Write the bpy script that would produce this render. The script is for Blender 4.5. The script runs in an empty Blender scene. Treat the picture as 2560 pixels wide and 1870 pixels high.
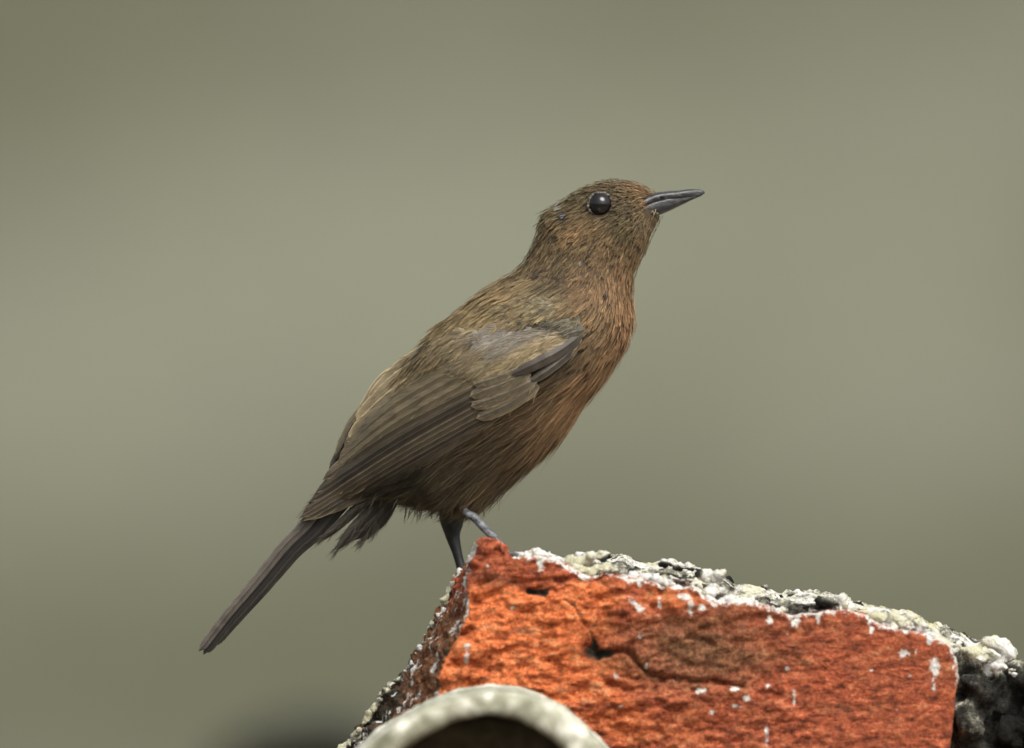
import bpy, math, random
import numpy as np
from mathutils import Vector
from mathutils.bvhtree import BVHTree

random.seed(7)
rng = np.random.default_rng(7)
scene = bpy.context.scene
COL = scene.collection

# ------------------------------------------------------------------ camera, light, exposure
CAM_D = 5.0                      # metres from the lens to the bird
U = 1e-4                         # one photograph pixel on the bird's plane, in metres
cam_data = bpy.data.cameras.new('camera')
cam = bpy.data.objects.new('camera', cam_data)
COL.objects.link(cam)
cam.location = (0, -CAM_D, 0)
cam.rotation_euler = (math.radians(90), 0, 0)
cam_data.sensor_width = 36
cam_data.lens = 36 * CAM_D / 0.256
cam_data.clip_start = 0.05
cam_data.clip_end = 6000
cam_data.dof.use_dof = True
cam_data.dof.focus_distance = CAM_D - 0.014
cam_data.dof.aperture_fstop = cam_data.lens / 60.0
scene.camera = cam

SUN_EL, SUN_AZ = math.radians(52), math.radians(148)     # azimuth clockwise from +Y (away from the camera)
world = bpy.data.worlds.new('World')
scene.world = world
world.use_nodes = True
wn = world.node_tree
bg = wn.nodes['Background']
sky = wn.nodes.new('ShaderNodeTexSky')
sky.sky_type = 'NISHITA'
sky.sun_disc = False
sky.sun_elevation = SUN_EL
sky.sun_rotation = SUN_AZ
sky.air_density = 1.0
sky.dust_density = 6.0
sky.ozone_density = 0.6
hs = wn.nodes.new('ShaderNodeHueSaturation')
hs.inputs['Saturation'].default_value = 0.30             # a clouded sky: nearly white
wn.links.new(sky.outputs[0], hs.inputs['Color'])
wn.links.new(hs.outputs[0], bg.inputs['Color'])
bg.inputs['Strength'].default_value = 0.11

sun_data = bpy.data.lights.new('sun', 'SUN')
sun = bpy.data.objects.new('sun', sun_data)
COL.objects.link(sun)
sun_data.energy = 1.35
sun_data.angle = math.radians(38)
sun_data.color = (1.0, 0.96, 0.88)
S = Vector((math.sin(SUN_AZ) * math.cos(SUN_EL), math.cos(SUN_AZ) * math.cos(SUN_EL), math.sin(SUN_EL)))
sun.rotation_euler = S.to_track_quat('Z', 'Y').to_euler()

vs = scene.view_settings
vs.view_transform = 'Standard'
vs.look = 'None'
vs.exposure = 0.85
vs.gamma = 1
vs.use_curve_mapping = False
scene.cycles.max_bounces = 6


# ------------------------------------------------------------------ helpers
def P(px, py, y=0.0):
    """photograph pixel at depth y (metres behind the bird's plane) -> world point"""
    k = (1 + y / CAM_D) * U
    return ((px - 1280) * k, y, (935 - py) * k)


def Pn(px, py, y):
    k = (1 + y / CAM_D) * U
    return np.stack([(px - 1280) * k, y, (935 - py) * k], -1)


def lin(c):
    c = np.asarray(c, float) / 255.0
    return np.where(c <= 0.04045, c / 12.92, ((c + 0.055) / 1.055) ** 2.4)


def tag(o, label=None, cat=None, group=None, kind=None):
    if label: o['label'] = label
    if cat: o['category'] = cat
    if group: o['group'] = group
    if kind: o['kind'] = kind
    return o


def empty(name, loc):
    o = bpy.data.objects.new(name, None)
    o.empty_display_size = 0.02
    COL.objects.link(o)
    o.location = loc
    return o


def link(name, me, mat=None, parent=None):
    o = bpy.data.objects.new(name, me)
    COL.objects.link(o)
    if mat is not None and not me.materials:
        me.materials.append(mat)
    if parent is not None:
        o.parent = parent
        root = parent
        off = Vector((0, 0, 0))
        while root is not None:
            off += root.location
            root = root.parent
        o.location = -off
    return o


def fast_mesh(name, V, faces, smooth=True):
    """V (n,3); faces: list of int arrays (m,k), one per polygon size"""
    me = bpy.data.meshes.new(name)
    V = np.asarray(V, np.float32)
    me.vertices.add(len(V))
    me.vertices.foreach_set('co', V.ravel())
    faces = [np.asarray(f, np.int32) for f in faces if len(f)]
    loops = np.concatenate([f.ravel() for f in faces])
    starts, pos = [], 0
    for f in faces:
        starts.append(pos + np.arange(len(f)) * f.shape[1])
        pos += f.size
    starts = np.concatenate(starts).astype(np.int32)
    me.loops.add(len(loops))
    me.loops.foreach_set('vertex_index', loops)
    me.polygons.add(len(starts))
    me.polygons.foreach_set('loop_start', starts)
    me.update(calc_edges=True)
    if smooth:
        me.polygons.foreach_set('use_smooth', np.ones(len(starts), bool))
    me.validate()
    return me


def set_col(me, C, name='col'):
    C = np.asarray(C, np.float32)
    a = me.attributes.new(name, 'FLOAT_COLOR', 'POINT')
    rgba = np.ones((len(C), 4), np.float32)
    rgba[:, :C.shape[1]] = C
    a.data.foreach_set('color', rgba.ravel())


def set_float(me, x, name):
    a = me.attributes.new(name, 'FLOAT', 'POINT')
    a.data.foreach_set('value', np.asarray(x, np.float32))


def get_co(me):
    a = np.empty(len(me.vertices) * 3, np.float32)
    me.vertices.foreach_get('co', a)
    return a.reshape(-1, 3).astype(float)


def get_no(me):
    a = np.empty(len(me.vertices) * 3, np.float32)
    me.vertices.foreach_get('normal', a)
    return a.reshape(-1, 3).astype(float)


_perm = rng.permutation(256)
_perm = np.concatenate([_perm, _perm, _perm])
_grad = rng.normal(size=(256, 3))
_grad /= np.linalg.norm(_grad, axis=1)[:, None]


def noise(X):
    """gradient noise, about -0.7..0.7"""
    X = np.asarray(X, float)
    i = np.floor(X).astype(int)
    f = X - i
    i &= 255
    w = f * f * f * (f * (f * 6 - 15) + 10)
    r = 0
    for dx in (0, 1):
        for dy in (0, 1):
            for dz in (0, 1):
                h = _perm[_perm[_perm[(i[:, 0] + dx) & 255] + ((i[:, 1] + dy) & 255)] + ((i[:, 2] + dz) & 255)]
                d = f - np.array([dx, dy, dz])
                g = (_grad[h] * d).sum(1)
                wx = w[:, 0] if dx else 1 - w[:, 0]
                wy = w[:, 1] if dy else 1 - w[:, 1]
                wz = w[:, 2] if dz else 1 - w[:, 2]
                r = r + g * wx * wy * wz
    return r


def fbm(X, scale, octaves=4, gain=0.5):
    r, a = 0, 1.0
    X = np.asarray(X, float) / scale
    for k in range(octaves):
        r = r + a * noise(X + 17.3 * k)
        X = X * 2.03
        a *= gain
    return r


def catmull(pts, n):
    pts = np.asarray(pts, float)
    p = np.vstack([2 * pts[0] - pts[1], pts, 2 * pts[-1] - pts[-2]])
    m = len(pts) - 1
    t = np.linspace(0, m - 1e-9, n)
    i = np.floor(t).astype(int)
    f = (t - i)[:, None]
    a, b, c, d = p[i], p[i + 1], p[i + 2], p[i + 3]
    return 0.5 * (2 * b + (c - a) * f + (2 * a - 5 * b + 4 * c - d) * f ** 2 + (3 * b - a - 3 * c + d) * f ** 3)


def inside(poly, x, y):
    poly = np.asarray(poly, float)
    r = np.zeros(len(x), bool)
    j = len(poly) - 1
    for i in range(len(poly)):
        xi, yi = poly[i]
        xj, yj = poly[j]
        c = ((yi > y) != (yj > y)) & (x < (xj - xi) * (y - yi) / (yj - yi + 1e-12) + xi)
        r ^= c
        j = i
    return r


def seg_dist(pl, x, y):
    """distance to a polyline of pixels"""
    d = np.full(len(x), 1e9)
    for (ax, ay), (bx, by) in zip(pl[:-1], pl[1:]):
        vx, vy = bx - ax, by - ay
        t = np.clip(((x - ax) * vx + (y - ay) * vy) / (vx * vx + vy * vy), 0, 1)
        d = np.minimum(d, np.hypot(x - ax - t * vx, y - ay - t * vy))
    return d


def grid_faces(nr, ns, closed=True):
    r = np.arange(nr - 1)[:, None]
    s = np.arange(ns if closed else ns - 1)[None, :]
    a = r * ns + s
    b = r * ns + (s + 1) % ns
    return np.stack([a, b, b + ns, a + ns], -1).reshape(-1, 4)


def tube(path, radii, ns=14, n=None, flat=None):
    """tapered tube through points; returns V, [quads, caps]"""
    path = np.asarray(path, float)
    radii = np.asarray(radii, float)
    n = n or len(path) * 6
    q = catmull(np.column_stack([path, radii]), n)
    C, R = q[:, :3], np.maximum(q[:, 3], 1e-6)
    T = np.gradient(C, axis=0)
    T /= np.linalg.norm(T, axis=1)[:, None]
    ref = np.array([0, 1.0, 0]) if abs(T[0][1]) < 0.8 else np.array([1.0, 0, 0])
    A = ref - T * (T @ ref)[:, None]
    A /= np.linalg.norm(A, axis=1)[:, None]
    B = np.cross(T, A)
    th = np.linspace(0, 2 * np.pi, ns, endpoint=False)
    V = C[:, None] + R[:, None, None] * (np.cos(th)[None, :, None] * A[:, None] + np.sin(th)[None, :, None] * B[:, None])
    V = V.reshape(-1, 3)
    f = grid_faces(n, ns)
    V = np.vstack([V, C[0], C[-1]])
    k = np.arange(ns)
    c0 = np.stack([(k + 1) % ns, k, np.full(ns, n * ns)], -1)
    c1 = np.stack([(n - 1) * ns + k, (n - 1) * ns + (k + 1) % ns, np.full(ns, n * ns + 1)], -1)
    return V, [f, np.vstack([c0, c1])]


# ------------------------------------------------------------------ materials
def new_mat(name, rough=0.7, spec=0.3):
    m = bpy.data.materials.new(name)
    m.use_nodes = True
    b = m.node_tree.nodes['Principled BSDF']
    b.inputs['Roughness'].default_value = rough
    b.inputs['Specular IOR Level'].default_value = spec
    return m, m.node_tree, b


def N(nt, kind, **kw):
    n = nt.nodes.new(kind)
    for k, v in kw.items():
        if k in n.inputs:
            n.inputs[k].default_value = v
        else:
            setattr(n, k, v)
    return n


def attr(nt, name):
    n = nt.nodes.new('ShaderNodeAttribute')
    n.attribute_name = name
    return n


def mix(nt, fac, a, b, blend='MIX'):
    n = nt.nodes.new('ShaderNodeMix')
    n.data_type = 'RGBA'
    n.blend_type = blend
    for sock, val in ((n.inputs[0], fac), (n.inputs[6], a), (n.inputs[7], b)):
        if hasattr(val, 'links'):
            nt.links.new(val, sock)
        elif isinstance(val, (int, float)):
            sock.default_value = val
        else:
            sock.default_value = (*val, 1)
    return n.outputs[2]


def ramp(nt, src, stops):
    n = nt.nodes.new('ShaderNodeValToRGB')
    nt.links.new(src, n.inputs[0])
    e = n.color_ramp.elements
    while len(e) < len(stops):
        e.new(0.5)
    for el, (p, c) in zip(e, stops):
        el.position = p
        el.color = (*c, 1) if not isinstance(c, (int, float)) else (c, c, c, 1)
    return n.outputs[0]


def coords(nt, scale=(1, 1, 1), rot=(0, 0, 0)):
    tc = nt.nodes.new('ShaderNodeTexCoord')
    mp = nt.nodes.new('ShaderNodeMapping')
    mp.inputs['Scale'].default_value = scale
    mp.inputs['Rotation'].default_value = rot
    nt.links.new(tc.outputs['Object'], mp.inputs[0])
    return mp.outputs[0]


def tex_noise(nt, vec, scale, detail=4, rough=0.6, dist=0.0):
    n = N(nt, 'ShaderNodeTexNoise', Scale=scale, Detail=detail, Roughness=rough, Distortion=dist)
    nt.links.new(vec, n.inputs['Vector'])
    return n.outputs['Fac']


def math_node(nt, op, a, b=None):
    n = nt.nodes.new('ShaderNodeMath')
    n.operation = op
    for k, v in ((0, a), (1, b)):
        if v is None: continue
        if hasattr(v, 'links'): nt.links.new(v, n.inputs[k])
        else: n.inputs[k].default_value = v
    return n.outputs[0]


def bump(nt, bsdf, height, strength, dist):
    n = N(nt, 'ShaderNodeBump', Strength=strength, Distance=dist)
    nt.links.new(height, n.inputs['Height'])
    nt.links.new(n.outputs[0], bsdf.inputs['Normal'])
    return n


def smoothstep_node(nt, src, lo, hi):
    n = nt.nodes.new('ShaderNodeMapRange')
    n.interpolation_type = 'SMOOTHSTEP'
    nt.links.new(src, n.inputs[0])
    n.inputs[1].default_value = lo
    n.inputs[2].default_value = hi
    return n.outputs[0]


# plumage: barbs carry their own colour
m_plume, nt, b = new_mat('plumage', 0.62, 0.22)
a = attr(nt, 'col')
nz = tex_noise(nt, coords(nt), 900, 2)
c = mix(nt, 1.0, a.outputs['Color'], ramp(nt, nz, [(0.3, 0.8), (0.7, 1.2)]), 'MULTIPLY')
nt.links.new(c, b.inputs['Base Color'])
b.inputs['Sheen Weight'].default_value = 0.12
b.inputs['Sheen Roughness'].default_value = 0.5
b.inputs['Sheen Tint'].default_value = (1.0, 0.85, 0.65, 1)

# vaned feathers: barbs run obliquely from the shaft
m_vane, nt, b = new_mat('feather_vane', 0.5, 0.32)
a = attr(nt, 'col')
uv = N(nt, 'ShaderNodeUVMap')
sep = N(nt, 'ShaderNodeSeparateXYZ')
nt.links.new(uv.outputs[0], sep.inputs[0])
av = math_node(nt, 'ABSOLUTE', sep.outputs[1])
ph = math_node(nt, 'SUBTRACT', av, math_node(nt, 'MULTIPLY', sep.outputs[0], 0.28))
comb = N(nt, 'ShaderNodeCombineXYZ')
nt.links.new(math_node(nt, 'MULTIPLY', sep.outputs[0], 260.0), comb.inputs[0])
nt.links.new(math_node(nt, 'MULTIPLY', ph, 5200.0), comb.inputs[1])
oi = N(nt, 'ShaderNodeObjectInfo')
nt.links.new(math_node(nt, 'MULTIPLY', oi.outputs['Random'], 50.0), comb.inputs[2])
nz = N(nt, 'ShaderNodeTexNoise', Scale=1.0, Detail=3.0)
nt.links.new(comb.outputs[0], nz.inputs['Vector'])
c = mix(nt, 1.0, a.outputs['Color'], ramp(nt, nz.outputs['Fac'], [(0.28, 0.66), (0.72, 1.34)]), 'MULTIPLY')
nt.links.new(c, b.inputs['Base Color'])
bump(nt, b, nz.outputs['Fac'], 0.25, 0.0002)

m_eye, nt, b = new_mat('eye_gloss', 0.06, 0.5)
b.inputs['Base Color'].default_value = (0.006, 0.005, 0.005, 1)
m_lid, nt, b = new_mat('eyelid_skin', 0.5, 0.4)
v = coords(nt)
nt.links.new(ramp(nt, tex_noise(nt, v, 1500, 2), [(0.4, (0.02, 0.017, 0.013)), (0.62, (0.17, 0.145, 0.105))]), b.inputs['Base Color'])
bump(nt, b, tex_noise(nt, v, 2500, 2), 0.7, 0.0003)

m_beak, nt, b = new_mat('beak_horn', 0.33, 0.5)
v = coords(nt, (1, 1, 2.5), (0, 0.3, 0))
nt.links.new(ramp(nt, tex_noise(nt, v, 500, 5), [(0.35, (0.010, 0.010, 0.010)), (0.55, (0.024, 0.024, 0.025)), (0.75, (0.10, 0.10, 0.10))]), b.inputs['Base Color'])
nt.links.new(ramp(nt, tex_noise(nt, v, 700, 3), [(0.3, 0.25), (0.7, 0.5)]), b.inputs['Roughness'])
bump(nt, b, tex_noise(nt, v, 900, 4), 0.35, 0.0003)
m_gape, nt, b = new_mat('beak_hollow', 0.7, 0.2)
b.inputs['Base Color'].default_value = (0.008, 0.008, 0.008, 1)


def leg_mat(name, c0, c1):
    m, nt, b = new_mat(name, 0.5, 0.35)
    v = coords(nt)
    w = N(nt, 'ShaderNodeTexWave', wave_type='BANDS', bands_direction='Z')
    w.inputs['Scale'].default_value = 130
    w.inputs['Distortion'].default_value = 1.2
    nt.links.new(v, w.inputs['Vector'])
    f = math_node(nt, 'ADD', math_node(nt, 'MULTIPLY', w.outputs['Fac'], 0.10), math_node(nt, 'MULTIPLY', tex_noise(nt, v, 900, 4, 0.7), 0.90))
    nt.links.new(ramp(nt, f, [(0.36, c0), (0.66, c1)]), b.inputs['Base Color'])
    bump(nt, b, f, 0.35, 0.0003)
    return m


m_leg_shaded = leg_mat('leg_scales_shaded', (0.004, 0.004, 0.0035), (0.016, 0.0155, 0.014))  # far leg: the body's shadow on it is put into the colour
m_leg_lit = leg_mat('leg_scales_lit', (0.03, 0.032, 0.035), (0.20, 0.205, 0.215))  # near leg: same scales, painted paler as the lit one

# brick
m_brick, nt, b = new_mat('old_brick', 0.85, 0.2)
v = coords(nt)
vs_ = coords(nt, (0.55, 1, 1.5), (0, -0.22, 0))
n1 = tex_noise(nt, vs_, 130, 6, 0.68, 0.3)
n2 = tex_noise(nt, vs_, 330, 7, 0.78, 0.25)
n3 = tex_noise(nt, v, 60, 3)
n4 = tex_noise(nt, v, 1500, 2, 0.6)
zone = attr(nt, 'orange').outputs['Fac']
red = ramp(nt, n2, [(0.36, (0.085, 0.030, 0.016)), (0.46, (0.29, 0.070, 0.032)), (0.55, (0.52, 0.120, 0.050)), (0.66, (0.76, 0.30, 0.14))])
ora = ramp(nt, n2, [(0.34, (0.20, 0.060, 0.024)), (0.44, (0.56, 0.130, 0.042)), (0.54, (0.86, 0.235, 0.075)), (0.67, (0.90, 0.46, 0.22))])
fz = smoothstep_node(nt, math_node(nt, 'ADD', zone, math_node(nt, 'MULTIPLY', math_node(nt, 'SUBTRACT', n1, 0.5), 1.8)), 0.25, 0.8)
c = mix(nt, fz, red, ora)
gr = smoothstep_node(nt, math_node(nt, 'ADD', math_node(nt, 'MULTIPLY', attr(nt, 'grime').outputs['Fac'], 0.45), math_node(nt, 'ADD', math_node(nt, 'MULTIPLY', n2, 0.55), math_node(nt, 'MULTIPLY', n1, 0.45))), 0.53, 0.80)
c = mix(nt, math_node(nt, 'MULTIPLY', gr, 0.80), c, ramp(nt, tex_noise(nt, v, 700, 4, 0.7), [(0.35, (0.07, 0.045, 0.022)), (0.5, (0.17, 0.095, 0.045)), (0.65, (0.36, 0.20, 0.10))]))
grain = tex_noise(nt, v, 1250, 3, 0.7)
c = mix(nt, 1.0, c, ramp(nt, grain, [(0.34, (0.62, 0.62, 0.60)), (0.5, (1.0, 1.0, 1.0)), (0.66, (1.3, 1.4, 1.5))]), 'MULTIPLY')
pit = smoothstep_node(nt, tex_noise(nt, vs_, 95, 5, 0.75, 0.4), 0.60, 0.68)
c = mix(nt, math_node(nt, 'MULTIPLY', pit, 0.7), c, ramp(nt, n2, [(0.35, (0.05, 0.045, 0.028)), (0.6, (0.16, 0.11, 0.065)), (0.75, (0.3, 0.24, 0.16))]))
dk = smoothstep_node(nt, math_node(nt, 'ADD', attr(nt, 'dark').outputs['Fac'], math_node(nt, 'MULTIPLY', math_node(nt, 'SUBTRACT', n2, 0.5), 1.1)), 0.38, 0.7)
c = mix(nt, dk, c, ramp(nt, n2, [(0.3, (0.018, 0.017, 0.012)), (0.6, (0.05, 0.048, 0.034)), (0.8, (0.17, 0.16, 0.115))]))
li = smoothstep_node(nt, math_node(nt, 'ADD', attr(nt, 'lime').outputs['Fac'], math_node(nt, 'MULTIPLY', math_node(nt, 'SUBTRACT', tex_noise(nt, v, 600, 5, 0.75), 0.5), 2.4)), 0.40, 0.72)
c = mix(nt, li, c, ramp(nt, n4, [(0.3, (0.62, 0.60, 0.52)), (0.6, (0.84, 0.83, 0.78))]))
sp = smoothstep_node(nt, tex_noise(nt, v, 260, 2, 0.5), 0.735, 0.77)
c = mix(nt, sp, c, (0.6, 0.52, 0.42))
nt.links.new(c, b.inputs['Base Color'])
bump(nt, b, math_node(nt, 'ADD', math_node(nt, 'MULTIPLY', n2, 0.75), math_node(nt, 'MULTIPLY', n4, 0.25)), 1.0, 0.0022)

# lichen and mortar
def crust_mat(name, dark_bias):
    m, nt, b = new_mat(name, 0.9, 0.15)
    v = coords(nt)
    n1 = tex_noise(nt, v, 120, 5, 0.65)
    n2 = tex_noise(nt, v, 620, 5, 0.8)
    n3 = tex_noise(nt, v, 75, 2)
    f = math_node(nt, 'ADD', math_node(nt, 'MULTIPLY', n1, 0.58), math_node(nt, 'MULTIPLY', n2, 0.42))
    f = math_node(nt, 'ADD', f, math_node(nt, 'MULTIPLY', attr(nt, 'pale').outputs['Fac'], 0.26))
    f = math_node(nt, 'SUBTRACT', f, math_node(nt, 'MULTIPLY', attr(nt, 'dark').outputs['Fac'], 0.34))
    f = math_node(nt, 'SUBTRACT', f, dark_bias)
    pale = mix(nt, smoothstep_node(nt, n3, 0.42, 0.62), (0.80, 0.80, 0.77), (0.66, 0.64, 0.44))
    n5 = smoothstep_node(nt, tex_noise(nt, v, 95, 2), 0.66, 0.72)
    pale = mix(nt, n5, pale, (0.55, 0.42, 0.10))
    g = ramp(nt, f, [(0.30, (0.012, 0.012, 0.010)), (0.42, (0.06, 0.06, 0.05)), (0.50, (0.26, 0.25, 0.19)), (0.56, (0.5, 0.49, 0.40))])
    c = mix(nt, smoothstep_node(nt, f, 0.49, 0.58), g, pale)
    nt.links.new(c, b.inputs['Base Color'])
    bump(nt, b, tex_noise(nt, v, 900, 4, 0.75), 1.0, 0.0016)
    return m


m_crust = crust_mat('lichen', 0.012)
m_mortar = crust_mat('weathered_mortar', 0.07)

def tile_mat(name, c0, c1, c2):
    m, nt, b = new_mat(name, 0.85, 0.2)
    v = coords(nt)
    n1 = tex_noise(nt, v, 62, 6, 0.72, 0.4)
    n2 = tex_noise(nt, v, 300, 4, 0.7)
    f = math_node(nt, 'ADD', math_node(nt, 'MULTIPLY', n1, 0.7), math_node(nt, 'MULTIPLY', n2, 0.3))
    nt.links.new(ramp(nt, f, [(0.40, c0), (0.5, c1), (0.59, c2)]), b.inputs['Base Color'])
    bump(nt, b, f, 0.6, 0.002)
    return m


m_tile = tile_mat('weathered_clay_tile', (0.14, 0.14, 0.095), (0.32, 0.32, 0.235), (0.84, 0.82, 0.72))
m_tile_dark = tile_mat('dark_tile', (0.024, 0.026, 0.018), (0.040, 0.042, 0.031), (0.075, 0.077, 0.057))  # tile behind: the same mottling in dark olive tones
m_shade_plug = tile_mat('shade_plug', (0.03, 0.026, 0.016), (0.05, 0.044, 0.028), (0.08, 0.07, 0.045))
m_core = tile_mat('rubble_core', (0.12, 0.09, 0.07), (0.2, 0.15, 0.11), (0.3, 0.25, 0.2))

# far hillside of dry grass and bare earth
m_hill, nt, b = new_mat('dry_hillside', 0.95, 0.05)
v = coords(nt)
h1 = tex_noise(nt, v, 0.62, 3, 0.5)
h2 = tex_noise(nt, v, 6.0, 4)
c = mix(nt, smoothstep_node(nt, h1, 0.35, 0.65), (0.0850, 0.0852, 0.0590), (0.1150, 0.1185, 0.0880))
c = mix(nt, attr(nt, 'scrub').outputs['Fac'], c, (0.0697, 0.0697, 0.0440))
c = mix(nt, attr(nt, 'bare').outputs['Fac'], c, (0.1516, 0.1569, 0.1152))
c = mix(nt, 1.0, c, ramp(nt, h2, [(0.3, 0.75), (0.7, 1.25)]), 'MULTIPLY')
nt.links.new(c, b.inputs['Base Color'])

# ------------------------------------------------------------------ the land
GROUND_Z = -3.0


def land_z(x, y):
    z = np.full_like(x, GROUND_Z)
    t = np.clip((y - 43.5) / 3, 0, None)
    rise = np.where(y > 43.5, 0.5 * (y - 43.5 - 1.2 * (1 - np.exp(-t))), 0)
    rise = 60 * np.tanh(rise / 60)
    return z + rise


gx = np.linspace(-1, 1, 161)
gx = np.sign(gx) * (np.abs(gx) * 6 + 2500 * np.abs(gx) ** 6)
gy = np.concatenate([-np.geomspace(2500, 3, 30), np.linspace(-2, 43, 24), np.linspace(44, 62, 110), np.geomspace(63, 2500, 40)])
X, Y = np.meshgrid(gx, gy)
Z = land_z(X, Y)
V = np.stack([X, Y, Z], -1).reshape(-1, 3)
V[:, 2] += 0.05 * fbm(V, 2.5, 3) * (V[:, 1] > 30)
me = fast_mesh('ground', V, [grid_faces(len(gy), len(gx), False)])
# patches of scrub and of bare pale earth on the slope (metres across the slope, metres up it)
scrub = np.zeros(len(V)); bare = np.zeros(len(V))
# patch list: x, height z, radius x, radius z, strength
SCRUB = [(-1.7, 1.05, 1.0, 0.55, 0.75), (-1.5, -0.85, 1.0, 0.28, 0.55), (0.4, -0.75, 1.6, 0.32, 0.55), (0.5, 1.05, 0.8, 0.25, 0.30), (1.5, -0.62, 0.5, 0.3, 0.45), (-0.35, -1.0, .4, .3, .4)]
BARE = [(-0.62, 0.28, 0.85, 0.40, 0.55), (1.05, 0.30, 0.55, 0.65, 0.55), (-1.35, -0.18, 0.5, 0.35, 0.5), (0.2, 0.35, .5, .35, .35)]
for lst, arr in ((SCRUB, scrub), (BARE, bare)):
    for (cx, cz, rx, rz, s) in lst:
        arr += s * np.exp(-((V[:, 0] - cx) / rx) ** 2 - ((V[:, 2] - cz) / rz) ** 2) * (V[:, 1] > 40)
set_float(me, np.clip(scrub, 0, 1), 'scrub')
set_float(me, np.clip(bare, 0, 1), 'bare')
tag(link('ground', me, m_hill), kind='structure')


# ------------------------------------------------------------------ masonry
def remesh(name, V, faces, voxel):
    me = bpy.data.meshes.new(name)
    me.from_pydata([tuple(v) for v in V], [], [list(map(int, f)) for f in faces])
    me.validate()
    o = bpy.data.objects.new(name, me)
    COL.objects.link(o)
    md = o.modifiers.new('voxel', 'REMESH')
    md.mode = 'VOXEL'
    md.voxel_size = voxel
    md.adaptivity = 0
    dg = bpy.context.evaluated_depsgraph_get()
    out = bpy.data.meshes.new_from_object(o.evaluated_get(dg))
    bpy.data.objects.remove(o)
    bpy.data.meshes.remove(me)
    out.name = name
    out.polygons.foreach_set('use_smooth', np.ones(len(out.polygons), bool))
    return out


def resample(poly, n):
    poly = np.asarray(poly, float)
    q = np.vstack([poly, poly[:1]])
    d = np.concatenate([[0], np.cumsum(np.hypot(*np.diff(q, axis=0).T))])
    t = np.linspace(0, d[-1], n, endpoint=False)
    return np.column_stack([np.interp(t, d, q[:, 0]), np.interp(t, d, q[:, 1])])


def loft_polys(polys_y):
    """list of (poly (n,2) pixels, y): closed prism-like volume"""
    n = len(polys_y[0][0])
    V = np.vstack([Pn(p[:, 0], p[:, 1], np.full(n, y)) for p, y in polys_y])
    F = [tuple(f) for f in grid_faces(len(polys_y), n)]
    F.append(tuple(range(n - 1, -1, -1)))
    F.append(tuple(range((len(polys_y) - 1) * n, len(polys_y) * n)))
    return V, F


def to_px(V):
    k = (1 + V[:, 1] / CAM_D) * U
    return V[:, 0] / k + 1280, 935 - V[:, 2] / k


def blob(c, r, squash=(1, 1, 1), nu=8, nv=6):
    th = np.linspace(0, 2 * np.pi, nu, endpoint=False)
    ph = np.linspace(0, np.pi, nv + 2)[1:-1]
    ring = np.stack([np.sin(ph)[:, None] * np.cos(th), np.sin(ph)[:, None] * np.sin(th), np.cos(ph)[:, None] * np.ones(nu)], -1).reshape(-1, 3)
    V = np.vstack([ring, [0, 0, 1], [0, 0, -1]]) * r * np.array(squash) + c
    F = [tuple(f[::-1]) for f in grid_faces(nv, nu)]
    F += [(k, (k + 1) % nu, nu * nv) for k in range(nu)]
    F += [((nv - 1) * nu + (k + 1) % nu, (nv - 1) * nu + k, nu * nv + 1) for k in range(nu)]
    return V, F


wall = empty('broken_wall', (0, 0.1, GROUND_Z))
tag(wall, 'broken orange-red brick masonry corner crusted with white and black lichen', 'wall')

# core of the wall, all below the frame, down to the ground
BOT = 2120
cz = P(0, BOT)[2]
me = bpy.data.meshes.new('core')
vv, ff = [], []
def plane_grid(o, a, b, na, nb):
    base = len(vv)
    for i in range(nb):
        for j in range(na):
            vv.append(tuple(np.array(o) + np.array(a) * j / (na - 1) + np.array(b) * i / (nb - 1)))
    for f in grid_faces(nb, na, False):
        ff.append(tuple(int(q) + base for q in f))
H = cz - GROUND_Z
def core_block(x0, x1, y0, y1, top):
    H = top - GROUND_Z
    plane_grid((x0, y0, GROUND_Z), (x1 - x0, 0, 0), (0, 0, H), 12, 40)
    plane_grid((x1, y1, GROUND_Z), (x0 - x1, 0, 0), (0, 0, H), 12, 40)
    plane_grid((x0, y1, GROUND_Z), (0, y0 - y1, 0), (0, 0, H), 20, 40)
    plane_grid((x1, y0, GROUND_Z), (0, y1 - y0, 0), (0, 0, H), 20, 40)
    plane_grid((x0, y0, top), (x1 - x0, 0, 0), (0, y1 - y0, 0), 12, 20)
core_block(-0.13, 0.42, -0.30, 0.40, cz)
me.from_pydata(vv, [], ff)
link('core', me, m_core, wall)
me = bpy.data.meshes.new('core')
vv, ff = [], []
core_block(-0.16, 0.42, 0.402, 2.0, P(0, BOT, 1.55)[2])
me.from_pydata(vv, [], ff)
link('core', me, m_core, wall)

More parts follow.
